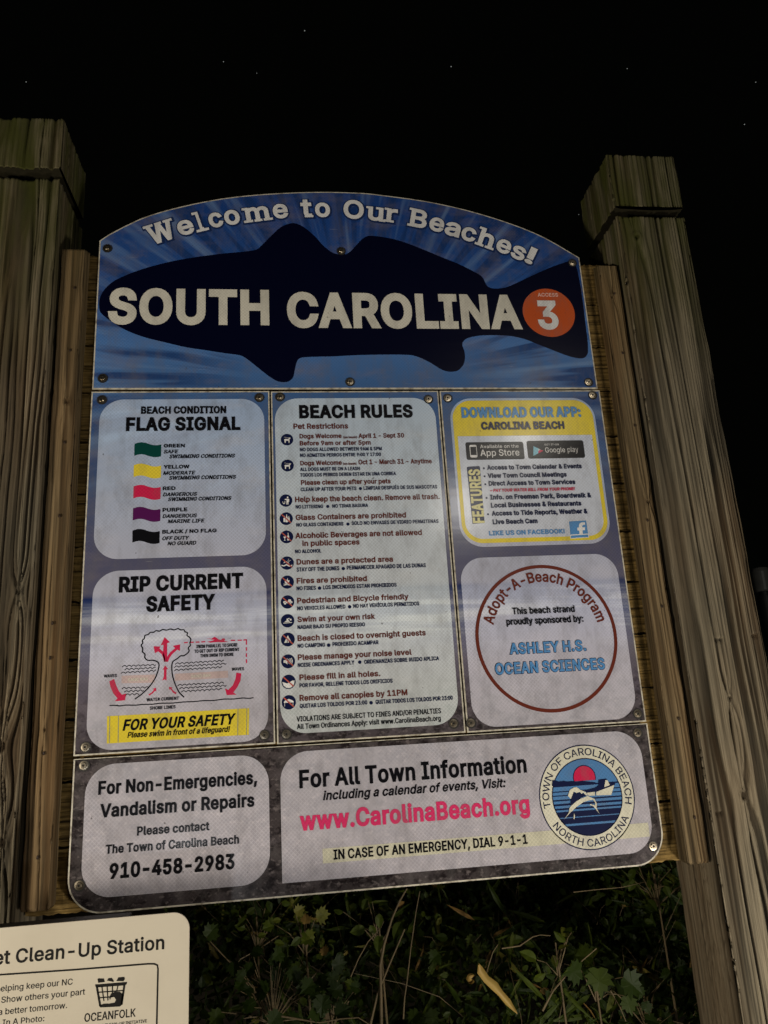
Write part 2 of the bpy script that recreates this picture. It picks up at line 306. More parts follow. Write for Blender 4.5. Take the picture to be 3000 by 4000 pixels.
 ('app','black','proudly sponsored by:',1.0435,1.2477,1.6916,0.0176,0.025,0,'H'),
 ('app','blue','ASHLEY H.S.',1.0451,1.2457,1.6187,0.0272,0.03,0,'H'),
 ('app','blue','OCEAN SCIENCES',1.0034,1.2891,1.5703,0.028,0.03,0,'H'),
 ('contact','black','For Non-Emergencies,',0.0588,0.4135,1.3516,0.0294,0.034,0,'H'),
 ('contact','black','Vandalism or Repairs',0.0643,0.4069,1.303,0.029,0.034,0,'H'),
 ('contact','black','Please contact',0.1464,0.3054,1.2598,0.019,0.03,0,'H'),
 ('contact','black','The Town of Carolina Beach',0.0797,0.3713,1.2268,0.0188,0.03,0,'H'),
 ('contact','black','910-458-2983',0.0899,0.3614,1.1748,0.0322,0.036,0,'H'),
 ('contact','black','For All Town Information',0.5107,1.0585,1.3356,0.0405,0.03,0,'H'),
 ('contact','black','including a calendar of events, Visit:',0.5645,1.0034,1.3058,0.0207,0.026,1,'H'),
 ('contact','pink','www.CarolinaBeach.org',0.5094,1.0562,1.2434,0.0415,0.035,0,'H'),
 ('contact','black','IN CASE OF AN EMERGENCY, DIAL 9-1-1',0.5844,1.0431,1.1769,0.0213,0.026,0,'H'),
 ('pet','petblack','et Clean-Up Station',-0.036,0.2582,1.1026,0.023,0.022,0,'H'),
 ('pet','petblack','helping keep our NC',-0.0286,0.1006,1.06,0.0097,0.008,0,'H'),
 ('pet','petblack','Show others your part',-0.0186,0.1225,1.0422,0.0097,0.008,0,'H'),
 ('pet','petblack','a better tomorrow.',-0.0218,0.0928,1.0238,0.0096,0.008,0,'H'),
 ('pet','petblack','In A Photo:',-0.014,0.0554,1.0072,0.0091,0.008,0,'H'),
 ('pet','petblack','OCEANFOLK',0.1233,0.2108,0.9994,0.0131,0.015,0,'H'),
 ('pet','petblack','BEACH CLEAN-UP INITIATIVE',0.1346,0.2306,0.9886,0.005,0.015,0,'H'),
]
POLY = [
 ('welcome','fish','fish_silhouette',[(0.009,2.5908),(0.0102,2.6139),(0.0194,2.6372),(0.0405,2.6625),(0.0667,2.6796),(0.1019,2.6971),(0.1466,2.7144),(0.2009,2.731),(0.2604,2.7446),(0.3298,2.7569),(0.3812,2.7635),(0.4189,2.7699),(0.4322,2.7757),(0.4475,2.7925),(0.4718,2.8208),(0.4962,2.8466),(0.5205,2.8596),(0.5399,2.8607),(0.5637,2.8484),(0.592,2.8211),(0.6152,2.791),(0.6386,2.7694),(0.6577,2.7626),(0.6772,2.7636),(0.6811,2.7637),(0.6937,2.7734),(0.7118,2.7945),(0.7299,2.8152),(0.7477,2.8252),(0.7723,2.8247),(0.8116,2.8184),(0.8507,2.8069),(0.8993,2.7866),(0.9574,2.7597),(1.0059,2.7383),(1.0492,2.7139),(1.0682,2.7014),(1.0762,2.6893),(1.081,2.6755),(1.0875,2.6645),(1.1046,2.6592),(1.1353,2.6624),(1.167,2.6752),(1.2157,2.7001),(1.2703,2.7266),(1.314,2.7445),(1.344,2.7543),(1.3565,2.75),(1.3632,2.7284),(1.3663,2.683),(1.3671,2.6213),(1.366,2.5495),(1.365,2.4951),(1.3629,2.4682),(1.3593,2.4521),(1.3475,2.4398),(1.3272,2.4387),(1.2979,2.4466),(1.2596,2.4625),(1.2119,2.4836),(1.1785,2.4978),(1.1396,2.5072),(1.0902,2.5096),(1.0506,2.5082),(1.0155,2.5011),(0.9999,2.4905),(0.9954,2.4772),(0.9997,2.4589),(0.9991,2.4354),(0.9911,2.4146),(0.9754,2.4001),(0.9534,2.3965),(0.93,2.4032),(0.9026,2.4222),(0.875,2.4377),(0.854,2.4454),(0.8327,2.4479),(0.7711,2.4483),(0.7004,2.4465),(0.6535,2.4438),(0.6264,2.4422),(0.5801,2.4411),(0.5524,2.4395),(0.5385,2.4354),(0.5313,2.4243),(0.5263,2.4041),(0.5212,2.3816),(0.5118,2.3702),(0.4981,2.3657),(0.4779,2.3692),(0.4555,2.3842),(0.4243,2.4116),(0.3975,2.4351),(0.3795,2.4451),(0.3436,2.4505),(0.2943,2.4589),(0.2364,2.4687),(0.183,2.4825),(0.1298,2.4973),(0.0854,2.5156),(0.0496,2.538),(0.0248,2.558),(0.0123,2.573)],1,1),
 ('flags','green','flag_swatch',[(0.1128,2.1947),(0.1175,2.1964),(0.1222,2.1978),(0.1269,2.1987),(0.1317,2.1987),(0.1364,2.198),(0.1412,2.1967),(0.1461,2.1949),(0.1509,2.1931),(0.1557,2.1916),(0.1605,2.1905),(0.1653,2.1901),(0.17,2.1904),(0.1748,2.1913),(0.1795,2.1924),(0.1796,2.1598),(0.1749,2.1587),(0.1701,2.1579),(0.1654,2.1576),(0.1606,2.158),(0.1559,2.159),(0.1511,2.1605),(0.1463,2.1623),(0.1415,2.1641),(0.1367,2.1654),(0.1319,2.1661),(0.1272,2.1661),(0.1225,2.1653),(0.1178,2.1639),(0.1131,2.1622)],2,0),
 ('flags','yellow','flag_swatch',[(0.1127,2.1373),(0.1174,2.139),(0.1222,2.1403),(0.127,2.1411),(0.1319,2.1411),(0.1367,2.1404),(0.1416,2.1391),(0.1465,2.1374),(0.1513,2.1356),(0.1562,2.134),(0.1611,2.133),(0.166,2.1326),(0.1708,2.1329),(0.1756,2.1337),(0.1805,2.1348),(0.1805,2.1027),(0.1757,2.1016),(0.1709,2.1008),(0.1661,2.1005),(0.1613,2.1009),(0.1564,2.1019),(0.1515,2.1035),(0.1467,2.1053),(0.1418,2.107),(0.137,2.1083),(0.1321,2.1091),(0.1273,2.109),(0.1225,2.1083),(0.1178,2.1069),(0.113,2.1053)],2,0),
 ('flags','red','flag_swatch',[(0.1138,2.0804),(0.1185,2.082),(0.1232,2.0834),(0.1279,2.0841),(0.1327,2.0841),(0.1374,2.0834),(0.1422,2.0821),(0.147,2.0803),(0.1518,2.0786),(0.1566,2.077),(0.1614,2.076),(0.1662,2.0756),(0.171,2.0758),(0.1757,2.0766),(0.1805,2.0777),(0.1805,2.0461),(0.1758,2.045),(0.1711,2.0442),(0.1663,2.044),(0.1616,2.0444),(0.1568,2.0455),(0.152,2.047),(0.1472,2.0488),(0.1425,2.0505),(0.1377,2.0518),(0.1329,2.0526),(0.1282,2.0525),(0.1235,2.0518),(0.1188,2.0505),(0.1142,2.0489)],2,0),
 ('flags','purple','flag_swatch',[(0.1144,2.0228),(0.1191,2.0244),(0.1238,2.0257),(0.1285,2.0264),(0.1332,2.0264),(0.138,2.0257),(0.1428,2.0243),(0.1476,2.0226),(0.1524,2.0208),(0.1572,2.0193),(0.162,2.0182),(0.1668,2.0178),(0.1716,2.0181),(0.1763,2.0188),(0.1811,2.0198),(0.1812,1.9887),(0.1764,1.9877),(0.1717,1.987),(0.1669,1.9867),(0.1622,1.9872),(0.1574,1.9882),(0.1526,1.9898),(0.1478,1.9915),(0.1431,1.9932),(0.1383,1.9946),(0.1335,1.9953),(0.1288,1.9953),(0.1241,1.9946),(0.1194,1.9933),(0.1147,1.9917)],2,0),
 ('flags','black','flag_swatch',[(0.1149,1.9657),(0.1196,1.9673),(0.1242,1.9686),(0.1289,1.9693),(0.1336,1.9692),(0.1383,1.9685),(0.143,1.9672),(0.1478,1.9655),(0.1525,1.9637),(0.1573,1.9622),(0.162,1.9611),(0.1667,1.9607),(0.1714,1.9609),(0.1761,1.9616),(0.1808,1.9626),(0.1809,1.932),(0.1762,1.931),(0.1715,1.9303),(0.1669,1.9301),(0.1622,1.9305),(0.1574,1.9316),(0.1527,1.9331),(0.148,1.9349),(0.1433,1.9366),(0.1385,1.9379),(0.1338,1.9386),(0.1292,1.9387),(0.1245,1.938),(0.1199,1.9368),(0.1153,1.9352)],2,0),
 ('flags','red','current_arrow',[(0.1984,1.641),(0.1948,1.6561),(0.1955,1.6815),(0.189,1.6803),(0.1978,1.6995),(0.2107,1.6865),(0.204,1.685),(0.2045,1.6556),(0.2039,1.6408)],2,0),
 ('flags','red','current_arrow',[(0.1975,1.6411),(0.1955,1.6501),(0.1918,1.6592),(0.1837,1.6662),(0.1759,1.6623),(0.1726,1.6789),(0.1885,1.6773),(0.1862,1.6729),(0.1946,1.6656),(0.1996,1.6529),(0.2007,1.6415)],2,0),
 ('flags','red','current_arrow',[(0.2028,1.6414),(0.2037,1.6512),(0.2112,1.6628),(0.2228,1.6721),(0.2174,1.6778),(0.2346,1.6806),(0.2342,1.6647),(0.2282,1.6683),(0.2163,1.6581),(0.2097,1.6488),(0.2069,1.6406)],2,0),
 ('flags','red','current_arrow',[(0.1946,1.5975),(0.1976,1.6056),(0.1981,1.6233),(0.1941,1.6223),(0.2006,1.6326),(0.2075,1.6234),(0.2037,1.6233),(0.204,1.6053),(0.2042,1.5971),(0.1998,1.6002)],2,0),
 ('flags','red','current_arrow',[(0.1634,1.5671),(0.1705,1.5714),(0.1761,1.5775),(0.1726,1.5794),(0.1801,1.5819),(0.1815,1.5728),(0.1785,1.575),(0.1729,1.5689),(0.1655,1.5644)],2,0),
 ('flags','red','current_arrow',[(0.2258,1.5641),(0.2193,1.5688),(0.2139,1.5767),(0.211,1.5751),(0.2103,1.5821),(0.2185,1.5805),(0.2162,1.5783),(0.221,1.5722),(0.2281,1.568)],2,0),
 ('flags','red','wave_arrow',[(0.0734,1.6017),(0.0841,1.607),(0.0886,1.5936),(0.0954,1.5788),(0.1032,1.5697),(0.1126,1.5721),(0.1105,1.5566),(0.0874,1.5556),(0.0931,1.5622),(0.0836,1.5736),(0.0767,1.5885)],2,0),
 ('flags','red','wave_arrow',[(0.3672,1.6075),(0.3789,1.6048),(0.3767,1.5877),(0.3694,1.5733),(0.3599,1.5614),(0.3673,1.556),(0.3445,1.5558),(0.3403,1.5718),(0.348,1.5679),(0.3587,1.5782),(0.365,1.5927)],2,0),
 ('flags','red','swimmer_figure',[(0.2962,1.6921),(0.3082,1.6906),(0.3157,1.6951),(0.3211,1.6919),(0.3253,1.688),(0.3313,1.6868),(0.3337,1.6901),(0.3382,1.6905),(0.341,1.6879),(0.3386,1.6838),(0.3497,1.6817),(0.3367,1.6808),(0.3217,1.6821),(0.3052,1.6813),(0.2977,1.6841),(0.3091,1.6854),(0.3157,1.6881),(0.3091,1.6887)],2,0),
 ('flags','sandbar','sandbar_patch',[(0.1008,1.6134),(0.1776,1.6125),(0.1766,1.5935),(0.1014,1.5959)],2,0),
 ('flags','sandbar','sandbar_patch',[(0.223,1.6117),(0.3472,1.6129),(0.3481,1.5965),(0.2232,1.5955)],2,0),
 ('flags','yellow','yellow_banner',[(0.0713,1.5228),(0.3967,1.5231),(0.3953,1.4625),(0.0731,1.4619)],2,0),
 ('app','playcyan','play_icon',[(1.1676,2.1739),(1.1807,2.1672),(1.1791,2.1526),(1.1645,2.1459)],5,0),
 ('app','red','play_icon',[(1.1802,2.1595),(1.187,2.1632),(1.1938,2.1601),(1.1795,2.1526)],5,0),
 ('app','playpale','play_icon',[(1.1807,2.1668),(1.1867,2.1636),(1.1799,2.1599)],5,0),
 ('app','navy','feature_tab',[(0.9766,2.1153),(0.9798,2.1178),(1.0102,2.1192),(1.0129,2.1169),(1.0113,1.9614),(0.9786,1.9598)],4,0),
 ('app','white','social_badge',[(1.2401,1.9612),(1.2921,1.9628),(1.2923,1.9138),(1.2398,1.9121)],4,0),
 ('app','blue','social_badge_field',[(1.2417,1.9594),(1.2904,1.961),(1.2908,1.9248),(1.2412,1.9229)],5,0),
 ('app','blue','social_badge_field',[(1.2419,1.9204),(1.2904,1.9219),(1.2903,1.9153),(1.2419,1.9138)],5,0),
 ('app','white','social_letter',[(1.2665,1.9222),(1.2672,1.9338),(1.2624,1.9336),(1.2627,1.9416),(1.2675,1.9418),(1.2678,1.9473),(1.2708,1.9531),(1.2763,1.9555),(1.2856,1.9556),(1.2855,1.949),(1.2799,1.9488),(1.277,1.9463),(1.2768,1.942),(1.2846,1.9421),(1.2831,1.9341),(1.2765,1.9339),(1.2757,1.9223)],6,0),
 ('pet','petblack','trash_lump',[(0.143,1.0649),(0.1446,1.066),(0.154,1.0647),(0.156,1.0589),(0.1443,1.0589)],1,0),
 ('pet','petblack','trash_lump',[(0.1591,1.0609),(0.1621,1.0646),(0.1675,1.0647),(0.1719,1.0588),(0.1698,1.058)],1,0),
 ('pet','petblack','trash_lump',[(0.1756,1.0588),(0.1792,1.0644),(0.1895,1.0641),(0.1905,1.0606),(0.188,1.0573)],1,0),
 ('pet','petblack','basket_rim',[(0.1391,1.0567),(0.1945,1.0557),(0.1938,1.0519),(0.1904,1.0504),(0.1435,1.0516),(0.1401,1.0529)],1,0),
 ('pet','petblack','wave_emblem',[(0.1475,1.0231),(0.1552,1.0249),(0.1658,1.0243),(0.1742,1.025),(0.1762,1.0291),(0.1729,1.0337),(0.1676,1.0338),(0.1656,1.0291),(0.1644,1.0341),(0.1673,1.0397),(0.1736,1.042),(0.1822,1.0412),(0.1894,1.0357),(0.1861,1.0195),(0.183,1.0178),(0.1491,1.0195)],1,0),
]
LINE = [
 ('flags','black','rip_outline',[(0.1328,1.558),(0.1497,1.5701),(0.1666,1.5867),(0.1792,1.6065),(0.1847,1.6239),(0.1859,1.6357),(0.1813,1.6424),(0.171,1.6459),(0.1593,1.6465),(0.1527,1.6536),(0.1531,1.6604),(0.147,1.6673),(0.1474,1.6747),(0.1437,1.6824),(0.1471,1.6876),(0.1463,1.6942),(0.1506,1.6986),(0.1519,1.7054),(0.1592,1.7075),(0.1641,1.7121),(0.1724,1.7124),(0.1776,1.7158),(0.1856,1.7142),(0.193,1.7178),(0.2019,1.7159),(0.2108,1.7183),(0.2197,1.7158),(0.2286,1.7184),(0.2352,1.7151),(0.2421,1.7154),(0.2451,1.7104),(0.2511,1.7077),(0.2503,1.7011),(0.2558,1.6969),(0.2594,1.6907),(0.2574,1.6838),(0.2584,1.6771),(0.2537,1.6713),(0.2556,1.6637),(0.2509,1.6579),(0.2429,1.6532),(0.2356,1.653),(0.2283,1.647),(0.221,1.6429),(0.2166,1.6372),(0.216,1.6224),(0.2187,1.6046),(0.2248,1.5866),(0.2339,1.5686),(0.2457,1.5563)],0.00294,2,1),
 ('flags','red','route_dash',[(0.2434,1.6841),(0.2523,1.6843)],0.00294,2,0),
 ('flags','red','route_dash',[(0.2574,1.6841),(0.2663,1.6843)],0.00294,2,0),
 ('flags','red','route_dash',[(0.2708,1.6841),(0.2798,1.6843)],0.00294,2,0),
 ('flags','red','route_dash',[(0.2842,1.6841),(0.2935,1.6843)],0.00294,2,0),
 ('flags','red','route_dash',[(0.3542,1.6846),(0.3645,1.6844)],0.00294,2,0),
 ('flags','red','route_dash',[(0.3705,1.6842),(0.3805,1.684)],0.00294,2,0),
 ('flags','red','route_dash',[(0.3845,1.6841),(0.393,1.6844)],0.00294,2,0),
 ('flags','red','route_dash',[(0.3914,1.6844),(0.3914,1.6726)],0.00294,2,0),
 ('flags','red','route_dash',[(0.3913,1.6665),(0.3912,1.658)],0.00294,2,0),
 ('flags','red','route_dash',[(0.3912,1.6522),(0.3911,1.6432)],0.00294,2,0),
 ('flags','red','route_dash',[(0.3911,1.6378),(0.3913,1.6287)],0.00294,2,0),
 ('flags','black','wave_line',[(0.1016,1.6336),(0.1041,1.6361),(0.1067,1.6371),(0.1094,1.636),(0.1121,1.6335),(0.1147,1.636),(0.1173,1.637),(0.12,1.6359),(0.1227,1.6334),(0.1253,1.6359),(0.1279,1.6369),(0.1306,1.6358),(0.1333,1.6333),(0.1359,1.6358),(0.1386,1.6368),(0.1412,1.6357),(0.144,1.6332),(0.1466,1.6356),(0.1492,1.6367),(0.1519,1.6356),(0.1546,1.6331),(0.1572,1.6355),(0.1599,1.6365),(0.1625,1.6355),(0.1653,1.6329),(0.1679,1.6354),(0.1705,1.6364),(0.1732,1.6354),(0.176,1.6328),(0.1786,1.6353)],0.00196,2,0),
 ('flags','black','wave_line',[(0.1076,1.626),(0.1101,1.6285),(0.1127,1.6295),(0.1154,1.6285),(0.1181,1.626),(0.1206,1.6285),(0.1232,1.6295),(0.1259,1.6285),(0.1286,1.626),(0.1312,1.6285),(0.1338,1.6295),(0.1364,1.6285),(0.1391,1.626),(0.1417,1.6285),(0.1443,1.6295),(0.147,1.6285),(0.1497,1.626),(0.1523,1.6285),(0.1549,1.6295),(0.1575,1.6285),(0.1603,1.626),(0.1628,1.6285),(0.1655,1.6295),(0.1681,1.6285),(0.1708,1.626),(0.1734,1.6285),(0.176,1.6295),(0.1787,1.6285)],0.00196,2,0),
 ('flags','black','wave_line',[(0.0992,1.6182),(0.1018,1.6207),(0.1044,1.6218),(0.1071,1.6208),(0.1099,1.6183),(0.1125,1.6209),(0.1151,1.622),(0.1178,1.621),(0.1206,1.6185),(0.1232,1.6211),(0.1259,1.6221),(0.1286,1.6211),(0.1313,1.6187),(0.1339,1.6212),(0.1366,1.6223),(0.1393,1.6213),(0.1421,1.6189),(0.1447,1.6214),(0.1474,1.6225),(0.1501,1.6215),(0.1528,1.619),(0.1555,1.6216),(0.1581,1.6226),(0.1608,1.6217),(0.1636,1.6192),(0.1662,1.6217),(0.1689,1.6228),(0.1716,1.6218),(0.1744,1.6194),(0.177,1.6219),(0.1797,1.623)],0.00196,2,0),
 ('flags','black','wave_line',[(0.1027,1.5825),(0.1052,1.5849),(0.1078,1.5859),(0.1104,1.5848),(0.1131,1.5823),(0.1156,1.5848),(0.1181,1.5857),(0.1208,1.5847),(0.1234,1.5822),(0.126,1.5846),(0.1285,1.5856),(0.1311,1.5846),(0.1338,1.5821),(0.1363,1.5845),(0.1389,1.5855),(0.1415,1.5844),(0.1442,1.5819),(0.1467,1.5844),(0.1493,1.5853),(0.1519,1.5843),(0.1546,1.5818),(0.1571,1.5842),(0.1597,1.5852),(0.1624,1.5842)],0.00196,2,0),
 ('flags','black','wave_line',[(0.1079,1.575),(0.1104,1.5774),(0.113,1.5784),(0.1156,1.5774),(0.1183,1.575),(0.1209,1.5774),(0.1235,1.5784),(0.1261,1.5774),(0.1288,1.5749),(0.1314,1.5774),(0.134,1.5784),(0.1366,1.5774),(0.1393,1.5749),(0.1419,1.5774),(0.1445,1.5784),(0.1471,1.5774),(0.1498,1.5749),(0.1524,1.5774)],0.00196,2,0),
 ('flags','black','wave_line',[(0.111,1.5676),(0.1135,1.57),(0.116,1.571),(0.1186,1.57),(0.1213,1.5675),(0.1238,1.5699),(0.1264,1.5709),(0.129,1.5699),(0.1317,1.5674),(0.1342,1.5699),(0.1367,1.5709),(0.1394,1.5698),(0.142,1.5674)],0.00196,2,0),
 ('flags','black','wave_line',[(0.2235,1.6336),(0.2261,1.6361),(0.2288,1.6372),(0.2315,1.6362),(0.2343,1.6337),(0.2369,1.6363),(0.2396,1.6373),(0.2423,1.6363),(0.2451,1.6338),(0.2478,1.6364),(0.2504,1.6375),(0.2532,1.6365),(0.2559,1.634),(0.2586,1.6365),(0.2613,1.6376),(0.264,1.6366),(0.2668,1.6341),(0.2694,1.6367),(0.2721,1.6377),(0.2749,1.6367),(0.2776,1.6342),(0.2803,1.6368),(0.283,1.6379),(0.2857,1.6368),(0.2885,1.6343),(0.2912,1.6369),(0.2939,1.638),(0.2966,1.637),(0.2994,1.6345),(0.3021,1.637),(0.3048,1.6381),(0.3076,1.6371),(0.3103,1.6346),(0.313,1.6372),(0.3157,1.6383),(0.3185,1.6372),(0.3212,1.6347),(0.324,1.6373),(0.3267,1.6384),(0.3294,1.6374),(0.3322,1.6349),(0.3349,1.6374),(0.3377,1.6385)],0.00196,2,0),
 ('flags','black','wave_line',[(0.2218,1.6262),(0.2245,1.6288),(0.2271,1.6299),(0.2298,1.6289),(0.2325,1.6264),(0.2352,1.6289),(0.2379,1.63),(0.2406,1.629),(0.2433,1.6265),(0.2459,1.6291),(0.2486,1.6301),(0.2513,1.6291),(0.254,1.6266),(0.2567,1.6292),(0.2594,1.6303),(0.2621,1.6293),(0.2648,1.6268),(0.2675,1.6293),(0.2701,1.6304),(0.2728,1.6294),(0.2756,1.6269),(0.2782,1.6295),(0.2809,1.6306),(0.2836,1.6295),(0.2864,1.627),(0.2891,1.6296),(0.2917,1.6307),(0.2945,1.6297),(0.2972,1.6272),(0.2999,1.6297),(0.3026,1.6308),(0.3053,1.6298),(0.308,1.6273),(0.3107,1.6299),(0.3134,1.631),(0.3161,1.63),(0.3189,1.6275),(0.3216,1.63),(0.3243,1.6311),(0.327,1.6301),(0.3297,1.6276),(0.3324,1.6302),(0.3352,1.6312),(0.3379,1.6302),(0.3406,1.6277),(0.3433,1.6303)],0.00196,2,0),
 ('flags','black','wave_line',[(0.222,1.6182),(0.2246,1.6208),(0.2272,1.6219),(0.2299,1.6209),(0.2325,1.6184),(0.2351,1.621),(0.2378,1.6221),(0.2404,1.6211),(0.2431,1.6186),(0.2457,1.6212),(0.2484,1.6223),(0.251,1.6213),(0.2537,1.6188),(0.2564,1.6214),(0.259,1.6224),(0.2617,1.6214),(0.2643,1.619),(0.267,1.6215),(0.2696,1.6226),(0.2723,1.6216),(0.275,1.6192),(0.2776,1.6217),(0.2803,1.6228),(0.283,1.6218),(0.2856,1.6193),(0.2883,1.6219),(0.2909,1.623),(0.2936,1.622),(0.2963,1.6195),(0.299,1.6221),(0.3016,1.6232),(0.3043,1.6222),(0.307,1.6197),(0.3097,1.6223),(0.3123,1.6234),(0.315,1.6224),(0.3177,1.6199),(0.3204,1.6225),(0.323,1.6236),(0.3257,1.6226),(0.3284,1.6201),(0.3311,1.6226),(0.3338,1.6237)],0.00196,2,0),
 ('flags','black','wave_line',[(0.2299,1.5831),(0.2325,1.5856),(0.2352,1.5867),(0.2379,1.5857),(0.2406,1.5832),(0.2432,1.5857),(0.2459,1.5867),(0.2486,1.5857),(0.2513,1.5832),(0.2539,1.5857),(0.2566,1.5867),(0.2593,1.5857),(0.262,1.5832),(0.2647,1.5857),(0.2674,1.5868),(0.2701,1.5858),(0.2728,1.5833),(0.2755,1.5858),(0.2781,1.5868),(0.2808,1.5858),(0.2836,1.5833),(0.2862,1.5858),(0.2889,1.5868),(0.2916,1.5858),(0.2943,1.5833),(0.297,1.5858),(0.2997,1.5869),(0.3024,1.5859),(0.3051,1.5834),(0.3078,1.5859),(0.3105,1.5869),(0.3132,1.5859),(0.316,1.5834),(0.3187,1.5859),(0.3214,1.587),(0.3241,1.5859),(0.3268,1.5834),(0.3295,1.5859),(0.3322,1.587),(0.3349,1.586),(0.3377,1.5835)],0.00196,2,0),
 ('flags','black','wave_line',[(0.2344,1.5756),(0.237,1.5781),(0.2396,1.5791),(0.2422,1.5781),(0.2449,1.5757),(0.2475,1.5782),(0.2502,1.5792),(0.2528,1.5782),(0.2555,1.5757),(0.2581,1.5783),(0.2607,1.5793),(0.2634,1.5783),(0.2661,1.5758),(0.2687,1.5783),(0.2713,1.5794),(0.274,1.5784),(0.2767,1.5759),(0.2793,1.5784),(0.2819,1.5795),(0.2846,1.5785),(0.2873,1.576),(0.2899,1.5785),(0.2926,1.5795),(0.2952,1.5785),(0.2979,1.5761),(0.3006,1.5786),(0.3032,1.5796),(0.3059,1.5786),(0.3086,1.5761),(0.3112,1.5786),(0.3139,1.5797),(0.3166,1.5787),(0.3192,1.5762),(0.3219,1.5787),(0.3246,1.5798),(0.3272,1.5788),(0.3299,1.5763),(0.3326,1.5788),(0.3353,1.5799),(0.3379,1.5788),(0.3406,1.5764),(0.3433,1.5789)],0.00196,2,0),
 ('flags','black','wave_line',[(0.2389,1.5681),(0.2415,1.5706),(0.2442,1.5716),(0.2469,1.5706),(0.2496,1.5682),(0.2523,1.5707),(0.255,1.5717),(0.2577,1.5707),(0.2604,1.5683),(0.2631,1.5708),(0.2658,1.5718),(0.2685,1.5708),(0.2713,1.5684),(0.2739,1.5709),(0.2766,1.5719),(0.2794,1.5709),(0.2821,1.5685),(0.2848,1.571),(0.2875,1.572),(0.2902,1.571),(0.293,1.5686),(0.2957,1.5711),(0.2984,1.5721),(0.3011,1.5711),(0.3038,1.5687),(0.3065,1.5712),(0.3093,1.5722),(0.312,1.5712),(0.3147,1.5688),(0.3174,1.5713),(0.3202,1.5723),(0.3229,1.5713),(0.3256,1.5689),(0.3283,1.5714),(0.3311,1.5724),(0.3338,1.5714)],0.00196,2,0),
 ('flags','black','shore_line',[(0.076,1.5467),(0.0874,1.5464),(0.0989,1.5446),(0.1131,1.5456),(0.1332,1.5442),(0.1504,1.545),(0.1735,1.5443),(0.1907,1.5454),(0.2197,1.5444),(0.243,1.5455),(0.2663,1.5451),(0.2897,1.5461),(0.3132,1.5452),(0.3368,1.5471),(0.3604,1.5461),(0.3812,1.5473),(0.396,1.5457),(0.4074,1.5468)],0.00261,2,1),
 ('flags','greyline','banner_stripe',[(0.0775,1.523),(0.079,1.4627)],0.00163,3,0),
 ('flags','greyline','banner_stripe',[(0.0971,1.523),(0.0984,1.4626)],0.00163,3,0),
 ('flags','greyline','banner_stripe',[(0.3707,1.5234),(0.3695,1.4618)],0.00163,3,0),
 ('flags','greyline','banner_stripe',[(0.3914,1.5231),(0.39,1.4614)],0.00163,3,0),
 ('pet','petblack','frame_line',[(-0.061,1.0877),(-0.0238,1.0868),(0.1018,1.0834),(0.2303,1.0814),(0.2412,1.0804),(0.2467,1.0777),(0.2479,1.0717),(0.2477,0.9843),(0.2476,0.9532)],0.00286,1,0),
 ('pet','petblack','basket_wire',[(0.1424,1.0527),(0.1494,1.0219)],0.0035,1,0),
 ('pet','petblack','basket_wire',[(0.1899,1.0512),(0.1861,1.0204)],0.0035,1,0),
 ('pet','petblack','basket_wire',[(0.1509,1.0529),(0.1555,1.0291)],0.00191,1,0),
 ('pet','petblack','basket_wire',[(0.16,1.0524),(0.1624,1.0294)],0.00191,1,0),
 ('pet','petblack','basket_wire',[(0.1694,1.0523),(0.1695,1.0395)],0.00191,1,0),
 ('pet','petblack','basket_wire',[(0.179,1.0519),(0.1768,1.0427)],0.00191,1,0),
 ('pet','petblack','basket_wire',[(0.1449,1.0437),(0.1885,1.0426)],0.00191,1,0),
 ('pet','petblack','basket_wire',[(0.1464,1.0348),(0.1707,1.0345)],0.00191,1,0),
]
BOX = [
 ('flags','overlay','text_box',0.0234,0.4422,1.8946,2.3179,0.06,1,(1,1,1,1)),
 ('flags','overlay','text_box',0.0267,0.4413,1.4471,1.8655,0.06,1,(1,1,1,1)),
 ('rules','overlay_green','text_box',0.4701,0.9029,1.4584,2.3187,0.062,1,(1,1,1,1)),
 ('app','overlay','text_box',0.9434,1.3557,1.8972,2.3164,0.062,1,(1,1,1,1)),
 ('app','yellow','yellow_frame',0.9496,1.35,1.9072,2.3097,0.054,2,(1,1,1,1)),
 ('app','overlay_solid','feature_field',0.9593,1.339,1.9186,2.2052,0.045,3,(0,0,1,1)),
 ('app','black','store_badge',0.9784,1.1398,2.1369,2.1873,0.006,4,(1,1,1,1)),
 ('app','black','store_badge',1.1495,1.3112,2.138,2.1893,0.006,4,(1,1,1,1)),
 ('app','white','phone_icon',0.989,1.0088,2.1436,2.1796,0.004,5,(1,1,1,1)),
 ('app','black','phone_screen',0.9909,1.007,2.1504,2.1739,0.0005,6,(1,1,1,1)),
 ('app','overlay','text_box',0.9355,1.3595,1.4461,1.869,0.06,1,(1,1,1,1)),
 ('contact','overlay','text_box',0.0298,0.4405,1.1387,1.4169,0.065,1,(1,1,1,1)),
 ('contact','overlay','text_box',0.467,1.3559,1.1365,1.4177,0.065,1,(1,1,0,1)),
 ('contact','creamband','pale_band',0.5596,1.3473,1.1708,1.202,0.0005,2,(1,1,1,1)),
]
